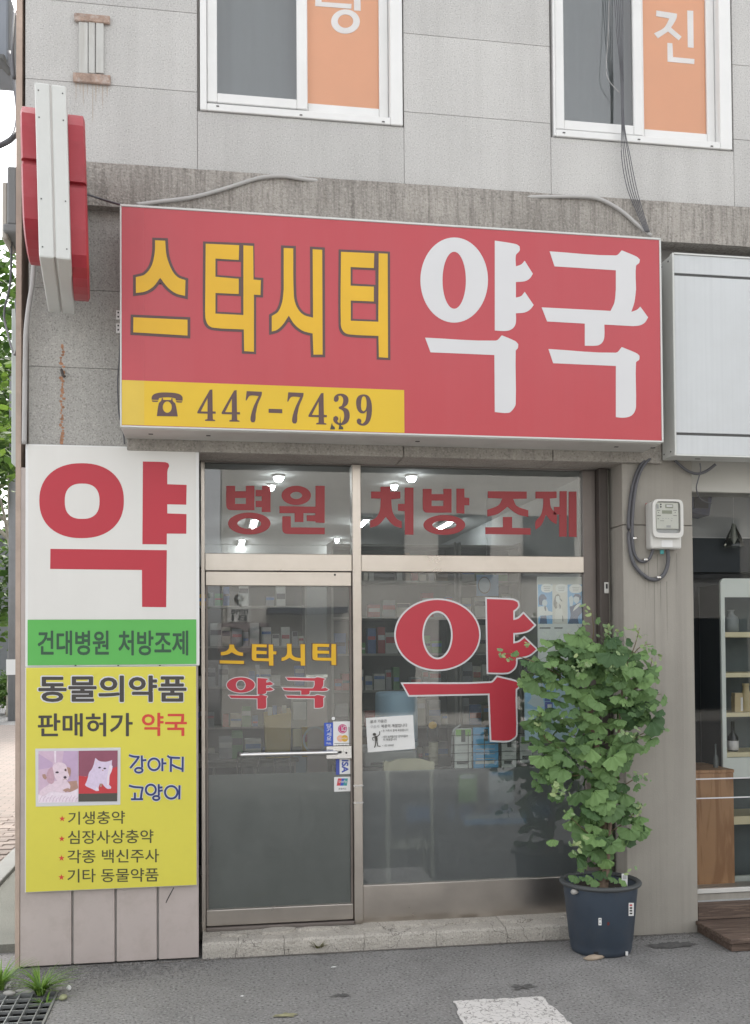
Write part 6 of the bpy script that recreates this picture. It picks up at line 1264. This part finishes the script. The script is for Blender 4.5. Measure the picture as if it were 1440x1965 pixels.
for i, (px, py, s) in enumerate(((548, 1950, .035), (1003, 1896, .04), (655, 1912, .03), (641, 1858, .012), (465, 1914, .008))):
    v = G(px, py); lp = []
    NB = 30 if i in (1, 2) else 12
    for k in range(NB): a = 2*math.pi*k/NB; q = rg.uniform(.15, 1.3) if NB > 12 else rg.uniform(.5, 1.2); lp.append((v.x+s*q*1.8*math.cos(a), v.y+s*q*.9*math.sin(a), .004+.004*rg.random()))
    o = mk('litter_scrap', lp+[(v.x, v.y, .010)], [(k, (k+1) % NB, NB) for k in range(NB)], (M('dead_leaf', (.26, .25, .15), .9, var=.3, vscale=30), M('tar_blot', (.085, .083, .08), .8), M('tar_blot', (.085, .083, .08), .8), paper, paper)[i], None)
    tag(o, ('dried leaf scrap on the asphalt at the bottom of the picture', 'black tar blot on the asphalt behind the white paint', 'black tar blot on the asphalt left of the white paint', 'white paper scrap on the asphalt below the door', 'tiny white scrap on the asphalt at the left')[i], ('leaf', 'blot', 'blot', 'scrap', 'scrap')[i])
v = W(1260, 1808, -.1); v = G(1290, 1815); lp = []
for k in range(60): q = rg.uniform(.72, 1.12); lp.append((v.x+.16*math.cos(2*math.pi*k/60)*q, v.y+.06*math.sin(2*math.pi*k/60)*q, .0045))
tag(mk('asphalt_patch', lp, [tuple(range(60))], M('dark_patch', (.10, .098, .095), .9, var=.3, vscale=20, bump=.6, bscale=90), None, recalc=False), kind='structure')

# ------------------------------------------------------------------ the side street glimpsed at the left
pav_m = M('pavement_concrete', (.19, .19, .165), .9, var=.15, vscale=2, speck=.3, sscale=120, bump=.2, bscale=80)
tag(box('side_path', -1.53, XL-.012, .33, 30, -.02, .05, pav_m), kind='structure'); tag(box('kerb', -1.68, -1.532, .4, 24, -.02, .085, M('kerb_stone', (.27, .27, .255), .85, var=.1), None, .006), kind='structure')
bk = bpy.data.materials.new('paver_texture'); bk.use_nodes = True; t = bk.node_tree; b = t.nodes['Principled BSDF']; tc = nd(t, 'ShaderNodeTexCoord'); br_t = nd(t, 'ShaderNodeTexBrick'); br_t.inputs['Scale'].default_value = 1; br_t.inputs['Brick Width'].default_value = .22; br_t.inputs['Row Height'].default_value = .11; br_t.inputs['Mortar Size'].default_value = .006
br_t.inputs['Color1'].default_value = (.27, .22, .195, 1); br_t.inputs['Color2'].default_value = (.22, .19, .17, 1); br_t.inputs['Mortar'].default_value = (.14, .12, .10, 1); t.links.new(tc.outputs['Object'], br_t.inputs['Vector']); t.links.new(br_t.outputs[0], b.inputs['Base Color']); b.inputs['Roughness'].default_value = .9
pv_o = tag(box('pavement', -9, -1.681, 2.0, 19, -.02, .062, bk), kind='structure')
pm_ = M('paver', (.26, .215, .19), .9, var=.15, vscale=6, rnd=.18); pme = None
for j in range(26):
    for i in range(5):
        x = -1.69-.226*(i+1)+(.11 if j % 2 else 0); y = 2.1+j*.116
        if x+.216 > -1.684: continue
        if abs(math.degrees(math.atan2(x+.1, y+5.8))+10.9) > 2.0: continue
        if pme is None:
            o = box('paver', -.108, .108, -.053, .053, -.02, .02, pm_, pv_o, .004); pme = o.data
        else: o = bpy.data.objects.new('paver', pme); COL.objects.link(o); own(o, pv_o)
        o.location = (x+.108, y, .052+random.uniform(-.003, .003))
def tree(name, label, x, y, h, crown, tr, n, lsz, seed, col, group=None, trunk_m=None, low=None):
    r_ = random.Random(seed); root = thing(name, label, 'tree', (x, y, 0), group); tm = trunk_m or bark
    tube('trunk', [Vector((x, y, -.05)), Vector((x+.05, y, h*.25)), Vector((x-.05, y+.05, h*.5)), Vector((x+.05, y, h*.8))], [tr, tr*.35], tm, root, 10)
    for k in range(9):
        z = h*r_.uniform(.3, .7); a = r_.uniform(0, 6.28); l = crown*r_.uniform(.5, .9); tube('limb', [Vector((x, y, z)), Vector((x+math.cos(a)*l*.5, y+math.sin(a)*l*.5, z+l*.35)), Vector((x+math.cos(a)*l, y+math.sin(a)*l, z+l*.55))], [tr*.35, tr*.1], tm, root, 6, 3)
    vs, fs = [], []; cl = []
    for k in range(70):
        d = Vector((r_.gauss(0, 1), r_.gauss(0, 1), r_.gauss(0, 1))).normalized()*r_.random()**.4; zz = (low or h*.3)+(h-(low or h*.3))*.5; cl.append((Vector((x+d.x*crown, y+d.y*crown, zz+d.z*(h-(low or h*.3))*.5)), r_.uniform(.25, .5)*crown*.6))
    for k in range(n):
        c, rr = r_.choice(cl); d = Vector((r_.gauss(0, 1), r_.gauss(0, 1), r_.gauss(0, .8))).normalized(); p = c+d*rr*r_.random()**.35; s = lsz*r_.uniform(.6, 1.3); R3 = Euler((r_.uniform(-.9, .9), r_.uniform(-.9, .9), r_.uniform(0, 6.28))).to_matrix(); b_ = len(vs)
        for q in ((0, -1, 0), (.55, -.25, .1), (.4, .5, .05), (0, 1, 0), (-.4, .5, .05), (-.55, -.25, .1)): vs.append(p+R3 @ (Vector(q)*s))
        fs.append(tuple(b_+i for i in range(6)))
    mk('crown', vs, fs, col, root, False, False); return root
lfA = leaf_mat('plane_leaf', (.085, .17, .03), .45, .4); lfB = leaf_mat('far_leaf', (.07, .15, .035), .4, .4); plane_bark = M('plane_bark', (.36, .34, .28), .85, var=.35, vscale=5)
tree('street_tree', 'leafy street tree whose bright crown hangs over the side street', -5.3, 10.5, 8.2, 2.4, .14, 9000, .085, 2, lfA, 'trees along the side street', plane_bark, 3.1)
tree('street_tree', 'pale barked tree standing farther down the side street', -5.55, 23.5, 13.5, 4.2, .17, 7000, .16, 3, lfB, 'trees along the side street', plane_bark, 4.6)
tree('street_tree', 'tall tree closing the far end of the side street', -9.5, 33, 15, 5.5, .25, 7000, .22, 5, lfB, 'trees along the side street', None, 2.0)
tree('shrub', 'low green shrub at the foot of the pale barked tree', -5.9, 24.4, 1.2, .9, .03, 2500, .06, 9, lfB, None, None, .05)
up_ = thing('utility_pole', 'grey utility pole far down the side street', 'pole', (-5.15, 21.5, 0)); conc_p = M('pole_concrete', (.22, .225, .23), .85, var=.1)
lathe('shaft', [(.13, 0), (.10, 9)], -5.15, 21.5, conc_p, up_, 16); box('notice_band', -5.29, -5.01, 21.35, 21.37, 1.2, 1.6, paper, up_)
fb_ = thing('far_building', 'dim grey low building at the end of the side street', 'building', (-10, 42, 0)); fw = M('far_wall', (.20, .21, .22), .85, var=.08); box('wall', -18, -2, 42, 50, 0, 7, fw, fb_); box('roof', -18.3, -1.7, 41.7, 50.3, 7.001, 7.3, conc_p, fb_)
for k in range(6): 
    x = -16.5+k*2.5
    for z in (1, 4): box('window', x, x+1.4, 41.95, 41.999, z, z+1.4, MATS['dark_glass'], fb_)
# near pole with transformer just outside the left edge, its box and cables in view
np_ = thing('power_pole', 'power pole with a grey transformer box at the top left corner', 'pole', (-2.35, 2.2, 0)); lathe('shaft', [(.15, 0), (.12, 9.2)], -2.35, 2.2, conc_p, np_, 18)
tb = M('transformer_grey', (.30, .33, .38), .5, var=.05); x1_, z0_, z1_ = W(27, 80, 2.2).x, W(15, 150, 2.2).z, W(15, 10, 2.2).z
box('transformer', x1_-.5, x1_, 2.0, 2.45, z0_+.03, z1_, tb, np_, .02, 2); box('crossarm', -2.9, x1_-.01, 1.9, 1.98, z0_-.06, z0_+.02, conc_p, np_, .01)
tube('stay_arm', [Vector((-2.3, 1.85, z1_+.2)), W(20, 140, 1.85)], .025, conc_p, np_, 8, 1); tube('crossarm_brace', [Vector((-2.35, 2.1, z0_-.7)), Vector((x1_-.1, 1.95, z0_-.05))], .02, conc_p, np_, 8, 1)
wire('street_cable', [(18, 100, 1.7), (30, 170, 1.5), (35, 220, 1.2), (28, 258, .8), (8, 275, .8), (-30, 290, .8)], .018, 'thick dark cable curving down from the transformer to the corner')
wire('street_cable', [(28, 20, 1.7), (24, 90, 1.4), (27, 150, 1.3)], .012, 'dark cable beside the transformer box at the top left')
wire('street_cable', [(52, 500, .2), (42, 560, .25), (33, 590, .3), (30, 575, .35), (33, 620, .3), (34, 660, .3), (27, 680, .35), (15, 640, .5), (8, 600, .6), (20, 540, .6), (22, 440, .6)], .007, 'dark looped cable hanging at the building corner')
o = thing('corner_box', 'grey electrical box behind the projecting sign at the corner', 'electrical box', (W(28, 420, .4).x, .5, W(28, 430, .4).z)); x0, x1, z0, z1 = R4((13, 318, 33, 430), .45); box('case', x0, x1, .45, .75, z0, z1, conc_p, o, .01); x0b, x1b, z0b, z1b = R4((2, 345, 13, 455), .45); box('side_case', x0b, x1b-.001, .47, .72, z0b, z1b, M('box_pale', (.45, .42, .38), .6), o, .008); box('wall_bracket', x1, XL+.0, .55, .60, z0+.05, z0+.1, conc_p, o); box('bottom_tray', x0-.02, x1+.02, .44, .76, z0-.05, z0-.001, conc_p, o, .008)
es = thing('side_sign', 'pale box sign seen edge on along the side wall of the corner', 'signboard', (W(28, 800, .6).x, .7, W(28, 900, .6).z)); x0, x1, z0, z1 = R4((22, 592, 33.5, 898), .6)
hexa('cabinet', [(x0, .6, z0+.03), (x1, .6, z0), (x1, 1.3, z0), (x0, 1.3, z0+.03), (x0, .6, z1), (x1, .6, z1), (x1, 1.3, z1), (x0, 1.3, z1)], M('pale_sign_side', (.52, .56, .54), .5), es, .004); box('wall_arm', x1, XL+.0, .8, .84, z1-.3, z1-.26, rust, es); box('wall_arm', x1, XL+.0, .8, .84, z0+.2, z0+.24, rust, es)

# ------------------------------------------------------------------ across the street (only met as reflections and bounced light)
ob = thing('opposite_building', 'pale grey building across the street reflected in the shop glass', 'building', (6, -19, 0)); ow = M('opposite_wall', (.54, .52, .48), .85, var=.1, vscale=1.2)
OY = -17.0
box('wall', .2, 16, OY-6, OY, 0, 7.4, ow, ob); box('roof', 0, 16.2, OY-6.1, OY+.1, 7.401, 7.7, conc_p, ob)
for k in range(6):
    x = 3.2+k*2.1; box('window', x, x+1.3, OY+.001, OY+.03, 3.6, 5.0, MATS['dark_glass'], ob); box('window', x, x+1.5, OY+.001, OY+.04, .3, 2.5, MATS['dark_glass'], ob); box('window_sill', x-.05, x+1.35, OY+.001, OY+.1, 3.52, 3.599, conc_p, ob)
box('awning', 1.2, 3.0, OY+.001, OY+.9, 2.62, 2.75, M('awning_dark', (.05, .06, .08), .7), ob)
osg = thing('opposite_sign', 'shop sign reading PC across the street seen mirrored in the door glass', 'signboard', (.8, OY+.2, 1.75))
box('board', .1, 1.25, OY+.10, OY+.2, 1.72, 2.42, M('opp_board', (.25, .20, .20), .5), osg); box('board', .3, .85, OY+.10, OY+.2, 2.44, 3.1, white_b, osg)
def far_text(s, x0, x1, z0, z1, y, m_):
    text('tmp', s, (0, 0, 1, 1), 0, m_, None, .02); bpy.data.objects.remove(bpy.data.objects['tmp']); v2, fs, nv = TXT[(s, .02)]; xs = [p[0] for p in v2]; ys = [p[1] for p in v2]; a, b_, c, d = min(xs), max(xs), min(ys), max(ys)
    mk('lettering', [(x1-(x1-x0)*(p[0]-a)/(b_-a), y, z0+(z1-z0)*(p[1]-c)/(d-c)) for p in v2], fs, m_, osg, recalc=False)
far_text('PC', .2, 1.15, 1.82, 2.32, OY+.203, M('opp_letter', (.50, .40, .40), .5)); far_text('9', .45, .7, 2.8, 3.05, OY+.203, gold); far_text('nine', .38, .78, 2.62, 2.78, OY+.203, dk_print); far_text('B1', .4, .75, 2.46, 2.6, OY+.203, dk_print)
tree('street_tree', 'leafy tree across the street reflected at the left of the door', -2.2, -16, 5.5, 1.9, .12, 5000, .12, 13, lfB, 'trees across the street', None, 1.2)
